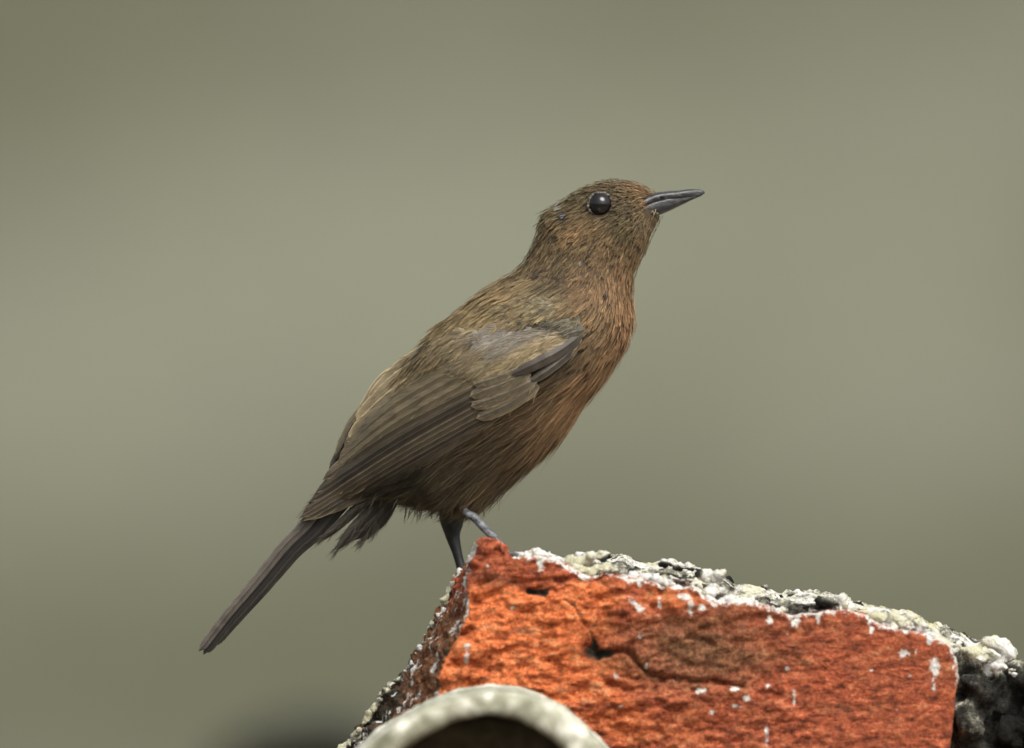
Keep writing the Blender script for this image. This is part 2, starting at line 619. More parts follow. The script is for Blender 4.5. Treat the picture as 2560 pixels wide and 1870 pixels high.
# --- the brick: a header whose front face looks at the camera, left side raked away
FRONT = [(1171, 1412), (1176, 1385), (1183, 1364), (1196, 1350), (1214, 1345), (1236, 1348), (1254, 1357), (1268, 1370), (1280, 1392),
         (1318, 1394), (1345, 1386), (1400, 1406), (1440, 1428), (1468, 1440), (1511, 1428), (1592, 1441), (1625, 1452), (1674, 1462), (1733, 1463),
         (1790, 1508), (1890, 1508), (1935, 1522), (1977, 1540), (2034, 1532), (2102, 1522), (2159, 1534), (2188, 1556), (2239, 1574),
         (2301, 1578), (2330, 1594), (2372, 1612), (2392, 1650), (2395, 1700), (2387, 1735), (2384, 1790), (2372, 1870), (2362, 2100),
         (1030, 2100), (1060, 1850), (1086, 1736), (1093, 1686), (1116, 1613), (1150, 1562), (1163, 1533), (1163, 1486)]
BACK = [(1147, 1432), (1160, 1418), (1180, 1405), (1200, 1400), (1220, 1398), (1240, 1398), (1254, 1402), (1268, 1408), (1280, 1415),
        (1318, 1420), (1345, 1425), (1400, 1430), (1440, 1445), (1468, 1450), (1511, 1450), (1592, 1460), (1625, 1470), (1674, 1480), (1733, 1490),
        (1790, 1515), (1890, 1525), (1935, 1535), (1977, 1550), (2034, 1550), (2102, 1550), (2159, 1560), (2188, 1570), (2239, 1585),
        (2301, 1590), (2330, 1600), (2368, 1620), (2385, 1650), (2390, 1700), (2385, 1735), (2380, 1790), (2370, 1870), (2360, 2100),
        (760, 2100), (868, 1850), (950, 1745), (985, 1706), (1040, 1620), (1080, 1560), (1098, 1520), (1118, 1470)]
F_, B_ = np.array(FRONT, float), np.array(BACK, float)
cen = np.array([1700, 1750.0])
YF, YB = -0.058, -0.030
def inset(p, d):
    q = p - cen
    return cen + q * (1 - d / np.maximum(np.linalg.norm(q, axis=1), 1))[:, None]
V, F = loft_polys([(inset(F_, 7), YF), (F_, YF + 0.0012), (B_, YB), (inset(B_, 6), YB + 0.001)])
me = remesh('brick', V, F, 0.00050)
co, no = get_co(me), get_no(me)
px, py = to_px(co)
front = np.clip(-no[:, 1], 0, 1)
CR1 = [(1320, 1478), (1352, 1484), (1378, 1470), (1409, 1497), (1436, 1516), (1455, 1552), (1475, 1578), (1488, 1612)]
CR2 = [(1500, 1640), (1524, 1631), (1566, 1628), (1602, 1668), (1632, 1692), (1664, 1696), (1740, 1702), (1798, 1706), (1854, 1714)]
CR3 = [(1178, 1570), (1146, 1593), (1113, 1632)]
CR4 = [(1196, 1462), (1240, 1448), (1290, 1452)]
CR5 = [(1500, 1700), (1560, 1722), (1640, 1722)]
CR6 = [(1950, 1740), (1880, 1722)]
wob = 10 * noise(np.column_stack([px, py, 0 * px]) / 22) + 5 * noise(np.column_stack([px, py, 0 * px + 9]) / 8)
g = lambda d, w: np.exp(-(d / w) ** 2)
disp = 0.0009 * fbm(co * [0.7, 1, 1.3], 0.014, 3) + 0.0011 * fbm(co * [0.7, 1, 1.25], 0.0030, 4, 0.75)
ridg = np.abs(noise(co * np.array([55, 90, 130])))
disp -= 0.0011 * np.clip(0.16 - ridg, 0, 1) / 0.16 * np.clip((1950 - px) / 300, 0, 1)
for crk, w, dpt in ((CR1, 4.0, 0.0010), (CR2, 7, 0.0022), (CR3, 8, 0.0022), (CR4, 8, 0.0012), (CR5, 9, 0.0016), (CR6, 8, 0.001)):
    disp -= dpt * g(seg_dist(crk, px + wob, py + wob), w) * front
# a ledge: lower left of the face bulges below the recess, the hole at its end
disp -= 0.0042 * g(np.hypot((px - 1478 + wob) / 1.0, (py - 1632) / 0.8), 30) * front
disp -= 0.0013 * g(seg_dist([(1310, 1474), (1360, 1480)], px, py + wob), 13) * front
disp += 0.0011 * g(np.hypot((px - 1260) / 1.5, (py - 1600)), 110) * front
step = fbm(np.column_stack([px / 1.6 + py * 0.35, py * 1.2, 0 * px]), 60, 4, 0.6)
disp += 0.0010 * (1 / (1 + np.exp(-step * 16)) - 0.5) * front * np.clip((2150 - px) / 500, 0.25, 1)
step2 = fbm(np.column_stack([px / 1.4 + py * 0.3 + 400, py, 0 * px + 3]), 26, 3, 0.6)
disp += 0.0007 * (1 / (1 + np.exp(-step2 * 14)) - 0.5) * front
disp += 0.0009 * g(seg_dist([(1420, 1745), (1600, 1748), (1850, 1760)], px, py), 34) * front
calm = np.clip((px - 1900) / 200, 0, 1)
co2 = co + no * (disp * (1 - 0.55 * calm))[:, None]
me.vertices.foreach_set('co', co2.astype(np.float32).ravel())
orange = 0.15 + 0.75 * np.clip((1640 - px) / 320, 0, 1) * np.clip((py - 1440) / 60, 0, 1)
orange += 0.8 * g(np.hypot((px - 1690) / 2.2, py - 1500), 32) + 0.35 * g(np.hypot((px - 1640) / 3, py - 1800), 70) + 0.35 * g(np.hypot((px - 1480) / 2, py - 1500), 50)
orange -= 0.5 * g(np.hypot(px - 1215, py - 1385), 55)
grime = 0.42 * g(np.hypot((px - 1720) / 2.4, py - 1620), 95) + 0.25 * g(np.hypot((px - 1250) / 2, py - 1440), 35) + 0.18 * np.clip((px - 1420) / 250, 0, 1)
dark = 0.72 * g(np.hypot(px - 1478, (py - 1632) / 0.85), 40) + 0.55 * g(np.hypot((px - 1855) / 1.3, py - 1568), 22) + 0.5 * g(np.hypot((px - 1762) / 1.3, py - 1600), 14)
dark += 0.6 * g(np.hypot(px - 1704, py - 1528), 13) + 0.55 * g(seg_dist([(2040, 1588), (2062, 1618)], px, py), 9)
for crk, w, s in ((CR1, 6, 0.5), (CR2, 10, 0.5), (CR3, 9, 0.5), (CR4, 12, 0.5), (CR5, 10, 0.35)):
    dark += s * g(seg_dist(crk, px + wob, py + wob), w)
dark += 0.55 * g(seg_dist([(1310, 1474), (1360, 1482)], px, py), 13)
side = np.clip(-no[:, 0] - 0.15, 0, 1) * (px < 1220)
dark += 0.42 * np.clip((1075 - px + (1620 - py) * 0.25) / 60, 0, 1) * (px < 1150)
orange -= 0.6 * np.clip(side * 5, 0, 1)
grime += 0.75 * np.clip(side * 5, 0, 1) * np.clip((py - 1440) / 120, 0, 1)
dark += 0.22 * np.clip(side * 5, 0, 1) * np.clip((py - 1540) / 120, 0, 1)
lime = np.zeros(len(px))
streak = noise(np.column_stack([co[:, 1] / 0.0013, py / 90, 0 * px])) + 0.35 * noise(np.column_stack([co[:, 1] / 0.003, py / 30, 0 * px + 5]))
lime += (px < 1172) * (py > 1405) * np.clip(side * 8, 0, 1) * np.clip(streak * 2.4 - 0.05, 0, 0.7)
lime += 0.8 * g(seg_dist([(1172, 1400), (1180, 1368), (1196, 1350)], px, py), 9)
lime += 0.6 * g(seg_dist([(1166, 1420), (1165, 1520)], px, py), 4)
for spot in [(2336, 1668, 16, 30), (2334, 1718, 6, 26), (2262, 1632, 17, 15), (2180, 1675, 11, 6), (2275, 1690, 7, 7), (2178, 1575, 8, 16), (2322, 1605, 7, 18), (1599, 1591, 9, 8),
             (1614, 1667, 10, 9), (1752, 1729, 18, 10), (1868, 1744, 18, 12), (1835, 1722, 18, 7), (1540, 1690, 9, 9), (1968, 1670, 9, 9), (1985, 1750, 6, 28),
             (1916, 1845, 8, 34), (1780, 1780, 9, 9), (1840, 1765, 16, 6), (1650, 1508, 8, 30), (1166, 1648, 9, 32), (1170, 1612, 12, 7), (1352, 1408, 11, 18), (1282, 1520, 8, 8),
             (1710, 1492, 24, 12), (1726, 1516, 10, 22), (1755, 1520, 14, 14), (1575, 1450, 20, 9), (1600, 1463, 9, 7), (1925, 1550, 12, 16), (1990, 1560, 14, 16), (2045, 1552, 5, 16), (1920, 1716, 7, 8), (2290, 1632, 6, 12)]:
    lime += 0.85 * g(np.hypot((px - spot[0]) / spot[2], (py - spot[1]) / spot[3]), 0.9) * (0.3 + 0.7 * front)
lime += 0.85 * g(seg_dist([(1576, 1500), (1604, 1524)], px, py), 9)
lime += 0.62 * g(seg_dist([tuple(p) for p in FRONT[9:33]], px, py), 13)
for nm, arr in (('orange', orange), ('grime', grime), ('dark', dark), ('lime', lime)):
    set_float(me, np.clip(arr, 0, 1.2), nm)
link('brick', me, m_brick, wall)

# --- mortar behind the brick, running back and to the right
CRUST_TOP = [(1140, 1446), (1165, 1442), (1200, 1425), (1240, 1405), (1280, 1396), (1318, 1386), (1345, 1374), (1378, 1382), (1400, 1400), (1429, 1393), (1455, 1378), (1504, 1373),
             (1520, 1386), (1563, 1384), (1589, 1400), (1622, 1404), (1668, 1397), (1707, 1407), (1726, 1406), (1743, 1420), (1805, 1437), (1834, 1460), (1870, 1458),
             (1919, 1468), (1952, 1484), (1988, 1476), (2025, 1474), (2074, 1480), (2108, 1494), (2153, 1503), (2182, 1514), (2205, 1512), (2233, 1523), (2267, 1520),
             (2287, 1534), (2324, 1554), (2358, 1562), (2387, 1575), (2444, 1600), (2472, 1592), (2509, 1612), (2535, 1643), (2560, 1662), (2640, 1700), (2760, 1760)]
LEFT = [(760, 2100), (845, 1880), (888, 1835), (905, 1800), (935, 1764), (966, 1716), (990, 1694), (1015, 1670), (1028, 1640), (1056, 1612), (1068, 1570), (1096, 1530), (1115, 1476)]
M_OUT = np.array([(p[0], p[1] + 9) for p in CRUST_TOP] + [(2780, 2100)] + [(p[0] + 8, p[1] + 4) for p in LEFT], float)
M_FR = M_OUT.copy()
cen_m = np.array([1800, 1850.0])
V, F = loft_polys([(M_OUT + [0, 22], -0.0315), (M_OUT + [0, 6], -0.022), (M_OUT, -0.008), (M_OUT, 0.012), (M_OUT + [0, 25], 0.05), (M_OUT + [0, 70], 0.09)])
F = [tuple(f) for f in F]
V = list(V)
def add_blob(px_, py_, y_, r_px, sq=(1, 1, 1)):
    bv, bf = blob(np.array(P(px_, py_, y_)), r_px * U, sq)
    base = len(V)
    V.extend(bv)
    F.extend([tuple(int(i) + base for i in f) for f in bf])
for k in range(46):       # rubble lumps in the dark right-hand mass
    add_blob(random.uniform(2400, 2700), random.uniform(1680, 2050), random.uniform(-0.036, -0.028), random.uniform(15, 42))
for (bx, by, r) in [(2418, 1632, 17), (2438, 1630, 17), (2452, 1642, 15), (2462, 1600, 15), (2484, 1604, 18), (2506, 1616, 18), (2524, 1634, 17), (2498, 1660, 15), (2480, 1670, 13), (2512, 1652, 12), (2425, 1770, 22), (2440, 1735, 18), (2420, 1800, 16), (2470, 1740, 26)]:
    add_blob(bx, by, -0.036, r)
me = remesh('mortar', V, F, 0.00075)
co, no = get_co(me), get_no(me)
px, py = to_px(co)
co2 = co + no * (0.0014 * fbm(co, 0.007, 5, 0.72))[:, None]
me.vertices.foreach_set('co', co2.astype(np.float32).ravel())
pale = np.zeros(len(px)); dk = np.zeros(len(px))
for (bx, by, r, s) in [(2490, 1600, 34, 1.1), (2515, 1625, 25, 0.9), (2440, 1632, 26, 0.9), (2490, 1668, 20, 0.9), (2470, 1678, 14, 0.8), (2430, 1765, 14, 0.5), (2455, 1740, 14, 0.5), (2520, 1790, 12, 0.35), (2405, 1830, 12, 0.4), (2550, 1660, 14, .5)]:
    pale += s * g(np.hypot(px - bx, py - by), r)
pale += 0.9 * np.clip((1560 - py) / 100, 0, 1) * (px < 1300) + 0.4 * np.clip(no[:, 2], 0, 1) * (px < 2450)
dk += 0.25 * np.clip((px - 2385) / 30, 0, 1) * np.clip((py - 1640) / 60, 0, 1) + 0.35 * np.clip((px - 2470) / 60, 0, 1) * np.clip((py - 1700) / 60, 0, 1) + 0.3 * (px < 1100)
set_float(me, np.clip(pale, 0, 1.2), 'pale')
set_float(me, np.clip(dk, 0, 1.2), 'dark')
link('mortar', me, m_mortar, wall)

# --- lichen crust along the top of the brick and down its left edge
V, F = [], []
top = np.array(CRUST_TOP, float)
edge = np.array([(1267, 1380), (1318, 1392), (1345, 1388), (1403, 1406), (1468, 1442), (1511, 1426), (1592, 1441), (1674, 1464), (1733, 1463), (1788, 1526), (1890, 1512), (1935, 1526), (1977, 1550),
                 (2034, 1534), (2102, 1522), (2159, 1536), (2188, 1558), (2239, 1576), (2301, 1576), (2330, 1596), (2381, 1619), (2420, 1640), (2560, 1700)], float)
for k in range(620):
    x_ = random.uniform(1272, 2540)
    a_, b_ = np.interp(x_, top[:, 0], top[:, 1]), np.interp(x_, edge[:, 0], edge[:, 1])
    t = random.random()
    r = random.choice([4, 5, 6, 6, 7, 8, 10]) * random.uniform(0.8, 1.2)
    y_ = -0.052 + 0.050 * (1 - t) ** 0.8 + random.uniform(-0.002, 0.002)
    py_ = a_ + r * 0.8 + (max(b_ - a_, 8) - r) * t
    add_blob(x_, py_, y_, r, (1.7, 1.5, 0.8))
for (bx, by, r, y_) in [(1318, 1384, 13, -0.05), (1345, 1380, 17, -0.05), (1300, 1383, 11, -.05), (1372, 1389, 13, -.05), (1430, 1402, 18, -.052), (1462, 1398, 26, -.05), (1504, 1390, 22, -.045), (1480, 1425, 18, -.054), (1448, 1422, 16, -.054),
                        (1640, 1446, 20, -.054), (1670, 1452, 18, -.054), (1610, 1440, 14, -.054), (1668, 1408, 20, -.04), (1700, 1415, 18, -.04), (1726, 1420, 20, -.04),
                        (1760, 1440, 22, -.048), (1795, 1440, 20, -.048), (1780, 1475, 26, -.052), (1765, 1500, 20, -.055), (1800, 1512, 22, -.055), (1830, 1505, 20, -.055), (1860, 1502, 20, -.055), (1880, 1508, 14, -.055), (1815, 1480, 22, -.05),
                        (2000, 1546, 18, -.056), (1990, 1552, 14, -.056), (2060, 1506, 26, -.046), (2100, 1500, 20, -.046), (2230, 1545, 26, -.053), (2262, 1548, 26, -.053), (2200, 1540, 22, -.052), (2240, 1565, 14, -.056), (2330, 1585, 20, -.053), (2360, 1604, 20, -.054), (2385, 1622, 15, -.054), (2300, 1568, 18, -.053)]:
    for q in range(5):
        add_blob(bx + random.uniform(-.5, .5) * r, by + random.uniform(-.35, .35) * r + 2, y_ + random.uniform(-.1, .3) * r * U, r * random.uniform(0.35, 0.66), (1.25, 1.0, 0.9))
lf = np.array([(850, 1872), (885, 1838), (905, 1800), (935, 1764), (966, 1716), (990, 1694), (1015, 1670), (1028, 1640), (1056, 1612), (1068, 1570), (1096, 1528), (1115, 1476), (1145, 1434), (1166, 1416)], float)
for k in range(190):
    t = random.uniform(0, len(lf) - 1.001)
    i = int(t)
    p_ = lf[i] + (lf[i + 1] - lf[i]) * (t - i)
    r = random.choice([3, 4, 5, 6, 8, 9]) * (1.2 if i < 4 or i > 10 else 0.8)
    add_blob(p_[0] + random.uniform(2, 10), p_[1] + random.uniform(0, 8), random.uniform(-0.034, -0.028), r)
me = remesh('lichen_crust', V, F, 0.00042)
co, no = get_co(me), get_no(me)
px, py = to_px(co)
co2 = co + no * (0.0011 * fbm(co, 0.0036, 4, 0.78))[:, None]
me.vertices.foreach_set('co', co2.astype(np.float32).ravel())
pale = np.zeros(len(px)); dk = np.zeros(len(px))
for (bx, by, r) in [(1468, 1425, 40), (1330, 1380, 40), (1440, 1405, 22), (1504, 1375, 18), (1640, 1445, 34), (1690, 1395, 26), (1725, 1405, 22), (1765, 1440, 26), (1795, 1510, 48), (1860, 1505, 30), (2000, 1548, 24),
                    (2230, 1545, 40), (2262, 1545, 28), (2330, 1590, 30), (2365, 1608, 24), (1560, 1395, 15), (1600, 1440, 20), (1290, 1388, 25), (1700, 1460, 20), (2120, 1492, 22), (2210, 1510, 20)]:
    pale += 1.0 * g(np.hypot(px - bx, py - by), r)
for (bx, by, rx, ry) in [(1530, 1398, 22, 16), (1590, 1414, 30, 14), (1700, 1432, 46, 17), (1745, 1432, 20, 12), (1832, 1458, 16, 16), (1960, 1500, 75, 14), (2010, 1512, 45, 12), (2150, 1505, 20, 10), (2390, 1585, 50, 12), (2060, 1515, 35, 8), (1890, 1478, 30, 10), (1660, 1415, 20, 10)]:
    dk += 1.0 * g(np.hypot((px - bx) / rx, (py - by) / ry), 1.0)  # dark lichen, with shade of the gaps under the overhang painted in
pale += 0.25 * np.clip(no[:, 2], 0, 1) + 0.6 * g(seg_dist([tuple(p) for p in edge], px, py), 13)
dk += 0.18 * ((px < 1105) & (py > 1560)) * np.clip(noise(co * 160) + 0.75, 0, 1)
pale += 0.3 * (px < 1115) + 0.6 * ((px > 1090) & (px < 1200)) + 0.5 * ((px < 1090) & (noise(co * 110) > 0.12))
set_float(me, np.clip(pale, 0, 1.2), 'pale')
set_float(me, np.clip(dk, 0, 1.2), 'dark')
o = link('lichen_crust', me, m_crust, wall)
o['kind'] = 'stuff'


# ------------------------------------------------------------------ curved roof tiles
def roof_tile(outer, inner, yfront, length, mat, label, below, sag=0.0):
    """arched clay tile; outer/inner: pixel outlines of its near end"""
    n = 64
    oc, ic = catmull(outer, n), catmull(inner, n)
    ny = 26
    V, F = [], []
    for j in range(ny):
        y = yfront + length * j / (ny - 1)
        V.append(Pn(oc[:, 0], oc[:, 1], np.full(n, yfront)) + [0, y - yfront, 0])
    for j in range(ny):
        y = yfront + length * j / (ny - 1)
        V.append(Pn(ic[:, 0], ic[:, 1], np.full(n, yfront)) + [0, y - yfront, 0])
    V = np.vstack(V)
    f = [grid_faces(ny, n, False), grid_faces(ny, n, False)[:, ::-1] + ny * n]
    k = np.arange(n - 1)
    f.append(np.stack([k + 1, k, ny * n + k, ny * n + k + 1], -1))
    e = (ny - 1) * n
    f.append(np.stack([e + k, e + k + 1, ny * n + e + k + 1, ny * n + e + k], -1))
    j = np.arange(ny - 1)
    f.append(np.stack([j * n, (j + 1) * n, ny * n + (j + 1) * n, ny * n + j * n], -1))
    f.append(np.stack([(j + 1) * n + n - 1, j * n + n - 1, ny * n + j * n + n - 1, ny * n + (j + 1) * n + n - 1], -1))
    Faces = [tuple(q) for a in f for q in a]
    me = remesh('clay', V, Faces, 0.0011)
    co, no = get_co(me), get_no(me)
    co2 = co + no * (0.0008 * fbm(co, 0.014, 3) + 0.0005 * fbm(co, 0.004, 4, 0.65))[:, None]
    me.vertices.foreach_set('co', co2.astype(np.float32).ravel())
    cx = (outer[0][0] + outer[-1][0]) / 2
    root = empty('roof_tile', P(cx, below, yfront + length / 2))
    tag(root, label, 'roof tile', 'curved roof tiles on the wall')
    link('clay', me, mat, root)
    # added plug, hollow's shade put into its colour, set back from the open end
    ipoly = np.vstack([ic * 1.0])
    V, F = loft_polys([(ipoly, yfront + 0.03), (ipoly, yfront + length - 0.004)])
    V[:, 0] = V[:, 0] * 0.985
    me = remesh('shade_plug', V, F, 0.0016)
    co, no = get_co(me), get_no(me)
    co2 = co + no * (0.003 * fbm(co, 0.016, 4))[:, None]
    me.vertices.foreach_set('co', co2.astype(np.float32).ravel())
    link('shade_plug', me, m_shade_plug, root)
    return root


kf = 1.0
roof_tile([(705, 2110), (785, 1990), (890, 1886), (990, 1812), (1100, 1756), (1220, 1735), (1320, 1746), (1402, 1782), (1474, 1840), (1538, 1906), (1602, 2004), (1655, 2110)],
          [(790, 2110), (880, 1985), (975, 1897), (1055, 1840), (1140, 1800), (1230, 1785), (1300, 1798), (1365, 1834), (1425, 1888), (1480, 1960), (1530, 2030), (1570, 2110)],
          -0.20, 0.125, m_tile, 'pale curved clay tile end in front of the orange brick', BOT)
roof_tile([(430, 2120), (440, 2030), (510, 1910), (630, 1836), (770, 1812), (910, 1832), (1020, 1906), (1070, 2020), (1070, 2120)],
          [(505, 2120), (515, 2035), (570, 1945), (665, 1892), (770, 1872), (880, 1890), (960, 1946), (1000, 2030), (1000, 2120)],
          1.55, 0.3, m_tile_dark, 'dark blurred roof tile far behind the left foot of the brick', BOT)

# ------------------------------------------------------------------ the bird
bird = empty('bird', P(1200, 1425, 0.0))
tag(bird, 'small rufous-brown bird with dark wings and long tail perched on broken brick', 'bird')

# stations from the bill back to the tail: dorsal pixel, ventral pixel, half depth in mm
ST = [((1650, 496), (1652, 516), 1.0), ((1642, 486), (1656, 533), 2.2), ((1612, 467), (1645, 560), 4.1), ((1570, 453), (1628, 595), 7.0), ((1525, 450), (1612, 628), 9.6), ((1476, 461), (1602, 650), 10.3),
      ((1438, 478), (1594, 672), 10.8), ((1389, 508), (1588, 692), 11.2), ((1354, 536), (1585, 714), 11.6), ((1340, 581), (1584, 736), 12.2), ((1324, 623), (1586, 765), 13.4),
      ((1297, 663), (1589, 800), 15.2), ((1255, 694), (1583, 837), 17.2), ((1203, 727), (1562, 882), 19.2), ((1145, 780), (1525, 937), 20.6), ((1087, 827), (1483, 985), 21.2),
      ((1047, 870), (1439, 1047), 20.6), ((1008, 920), (1381, 1113), 19.2), ((967, 963), (1310, 1178), 17.2), ((930, 1008), (1232, 1243), 14.9), ((902, 1052), (1152, 1258), 12.4),
      ((876, 1102), (1060, 1254), 9.4), ((855, 1142), (985, 1248), 7.2), ((832, 1185), (925, 1245), 5.4), ((815, 1212), (890, 1252), 4.4)]
raw = np.array([[*d, *v, h] for d, v, h in ST], float)
NR, NS = 150, 84
st = catmull(raw, NR)
th = np.linspace(0, 2 * np.pi, NS, endpoint=False)        # 0 = dorsal, pi/2 = near side, pi = ventral


def loft(inset_px):
    Dp, Vp, h = st[:, 0:2], st[:, 2:4], st[:, 4] * 10
    C = (Dp + Vp) / 2
    A = (Dp - Vp) / 2
    ln = np.linalg.norm(A, axis=1)[:, None]
    A = A * np.clip(1 - inset_px / ln, 0.3, 1)
    h = np.maximum(h - inset_px, h * 0.3)
    e = 0.92
    ct, sn = np.cos(th), np.sin(th)
    ce = np.sign(ct) * np.abs(ct) ** e
    se = np.sign(sn) * np.abs(sn) ** e
    pxx = C[:, None, 0] + A[:, None, 0] * ce
    pyy = C[:, None, 1] + A[:, None, 1] * ce
    dep = -h[:, None] * se * U
    return pxx, pyy, dep


def loft_points(inset_px):
    a, b_, d = loft(inset_px)
    return Pn(a, b_, d)       # (NR,NS,3)


INSET = 9
body3 = loft_points(INSET)
Vb = body3.reshape(-1, 3)
Vb = np.vstack([Vb, body3[0].mean(0), body3[-1].mean(0)])
k = np.arange(NS)
caps = np.vstack([np.stack([(k + 1) % NS, k, np.full(NS, NR * NS)], -1),
                  np.stack([(NR - 1) * NS + k, (NR - 1) * NS + (k + 1) % NS, np.full(NS, NR * NS + 1)], -1)])
fq = grid_faces(NR, NS)

# plumage colour by place: sRGB as it looks, read at photograph pixels
CP = [(1622, 480, 146, 102, 67), (1548, 506, 84, 72, 56), (1560, 522, 88, 76, 58), (1600, 468, 150, 106, 72), (1530, 455, 112, 90, 64), (1450, 482, 104, 92, 62), (1380, 525, 112, 100, 70), (1570, 500, 118, 94, 68), (1540, 520, 96, 82, 62),
      (1430, 545, 108, 90, 66), (1440, 572, 160, 112, 76), (1500, 590, 138, 104, 74), (1570, 570, 112, 98, 70), (1560, 545, 112, 100, 72), (1612, 600, 122, 94, 68), (1575, 650, 140, 100, 70), (1560, 690, 158, 104, 72),
      (1470, 620, 124, 98, 70), (1500, 660, 132, 98, 72), (1400, 640, 116, 94, 70), (1400, 690, 96, 78, 58), (1330, 640, 108, 92, 66), (1460, 700, 140, 98, 70), (1290, 690, 126, 104, 74),
      (1575, 760, 182, 116, 78), (1530, 740, 170, 114, 78), (1570, 830, 172, 106, 68), (1500, 780, 150, 110, 76), (1535, 880, 150, 96, 60), (1480, 850, 120, 90, 62), (1470, 980, 172, 108, 66), (1500, 930, 160, 100, 62), (1440, 880, 84, 66, 50),
      (1410, 950, 112, 82, 58), (1430, 1040, 150, 98, 60), (1330, 1040, 110, 82, 58), (1250, 1080, 100, 78, 56), (1380, 1120, 144, 96, 62), (1300, 1130, 108, 84, 60), (1320, 1185, 138, 92, 58),
      (1230, 1240, 124, 92, 58), (1180, 1200, 88, 76, 58), (1180, 1130, 84, 70, 52), (1100, 1150, 50, 46, 36), (1050, 1240, 104, 88, 64), (1130, 1235, 92, 78, 60), (1000, 1200, 44, 41, 34), (960, 1240, 60, 54, 44), (900, 1240, 50, 47, 40),
      (1200, 745, 164, 142, 106), (1130, 830, 146, 128, 96), (1050, 885, 128, 114, 88), (1280, 722, 176, 146, 106), (1240, 780, 158, 140, 106), (1380, 750, 138, 132, 108), (950, 1000, 84, 76, 58), (880, 1100, 64, 58, 46), (1170, 860, 134, 122, 98)]
CPa = np.array(CP, float)
low_cp = ((CPa[:, 0] < 1400) & (CPa[:, 1] > 1000))[:, None]
CPl = lin(CPa[:, 2:5] * np.where(low_cp, np.array([0.855, 0.90, 0.93]), 1.0))


def plume_col(px_, py_):
    d2 = (px_[:, None] - CPa[None, :, 0]) ** 2 + (py_[:, None] - CPa[None, :, 1]) ** 2
    w = 1 / (d2 + 260) ** 2
    w /= w.sum(1)[:, None]
    c = w @ CPl
    lum = c @ np.array([0.3, 0.55, 0.15])
    c = (c * 0.80 + 0.20 * lum[:, None] * np.array([1.05, 1.0, 0.84])) * np.array([0.77, 0.765, 0.66])
    lum = c @ np.array([0.3, 0.55, 0.15])
    return (c * 0.44 + 0.56 * lum[:, None] * np.array([1.12, 1.0, 0.50])) * np.array([0.96, 0.85, 0.84])


ALB = 1.0          # appearance -> albedo
pxx, pyy, dep = loft(INSET)
me = fast_mesh('body', Vb, [fq, caps])
cb = plume_col(np.append(pxx.ravel(), [1665, 850]), np.append(pyy.ravel(), [505, 1230])) * 0.42
set_col(me, cb)
link('body', me, m_plume, bird)

# depth of the near flank at any pixel, smoothed and carried on past the outline
outer3 = loft_points(0)
bvh = BVHTree.FromPolygons([tuple(v) for v in np.vstack([outer3.reshape(-1, 3), outer3[0].mean(0), outer3[-1].mean(0)])], [tuple(map(int, f)) for f in np.vstack([fq])])
GX, GY = np.arange(440, 1800, 6), np.arange(400, 1700, 6)
Dm = np.zeros((len(GY), len(GX)))
for j, yy in enumerate(GY):
    for i, xx in enumerate(GX):
        hit = bvh.ray_cast(Vector(((xx - 1280) * U, -0.2, (935 - yy) * U)), Vector((0, 1, 0)))
        if hit[0] is not None:
            Dm[j, i] = -hit[0].y
kern = np.exp(-(np.arange(-9, 10) / 3.6) ** 2); kern /= kern.sum()
bl = np.apply_along_axis(lambda r: np.convolve(r, kern, 'same'), 1, Dm)
bl = np.apply_along_axis(lambda r: np.convolve(r, kern, 'same'), 0, bl)
Dm = np.maximum(bl, 0.0026)


def depth(x, y):
    fx = np.clip((np.asarray(x, float) - GX[0]) / 6, 0, len(GX) - 1.001)
    fy = np.clip((np.asarray(y, float) - GY[0]) / 6, 0, len(GY) - 1.001)
    i, j = fx.astype(int), fy.astype(int)
    a, b_ = fx - i, fy - j
    return Dm[j, i] * (1 - a) * (1 - b_) + Dm[j, i + 1] * a * (1 - b_) + Dm[j + 1, i] * (1 - a) * b_ + Dm[j + 1, i + 1] * a * b_


# ---- barbs: thin tapered ribbons
def barbs(root, nrm, tan, L, W, lift, bend, col_base, col_tip, roll=None):
    n = len(root)
    B = np.cross(tan, nrm)
    B /= np.linalg.norm(B, axis=1)[:, None] + 1e-12
    if roll is None:
        roll = rng.normal(0, 0.5, n)
    Wd = B * np.cos(roll)[:, None] + nrm * np.sin(roll)[:, None]
    ss = np.array([0, 0.4, 0.75, 1.0])
    ww = np.array([0.9, 1.0, 0.65, 0.0])
    pts, cols = [], []
    for s, w in zip(ss, ww):
        c = root + tan * (L * s)[:, None] + nrm * (lift * L * (s - 0.55 * s * s))[:, None] + B * (bend * L * s * s)[:, None]
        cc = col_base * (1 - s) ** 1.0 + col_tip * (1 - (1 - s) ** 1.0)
        if w > 0:
            pts += [c - Wd * (W * w / 2)[:, None], c + Wd * (W * w / 2)[:, None]]
            cols += [cc, cc]
        else:
            pts += [c]
            cols += [cc]
    V = np.stack(pts, 1)
    C = np.stack(cols, 1)
    b0 = np.arange(n)[:, None] * 7
    q = np.vstack([b0 + np.array([0, 1, 3, 2]), b0 + np.array([2, 3, 5, 4])])
    t = b0 + np.array([4, 5, 6])
    return V.reshape(-1, 3), C.reshape(-1, 3), q, t


class Plumes:
    def __init__(self): self.v, self.c, self.q, self.t, self.n = [], [], [], [], 0
    def add(self, *a, **k):
        V, C, q, t = barbs(*a, **k)
        self.v.append(V); self.c.append(C); self.q.append(q + self.n); self.t.append(t + self.n)
        self.n += len(V)
    def build(self, name, parent):
        me = fast_mesh(name, np.vstack(self.v), [np.vstack(self.q), np.vstack(self.t)])
        set_col(me, np.vstack(self.c))
        o = link(name, me, m_plume, parent)
        o['kind'] = 'stuff'
        return o


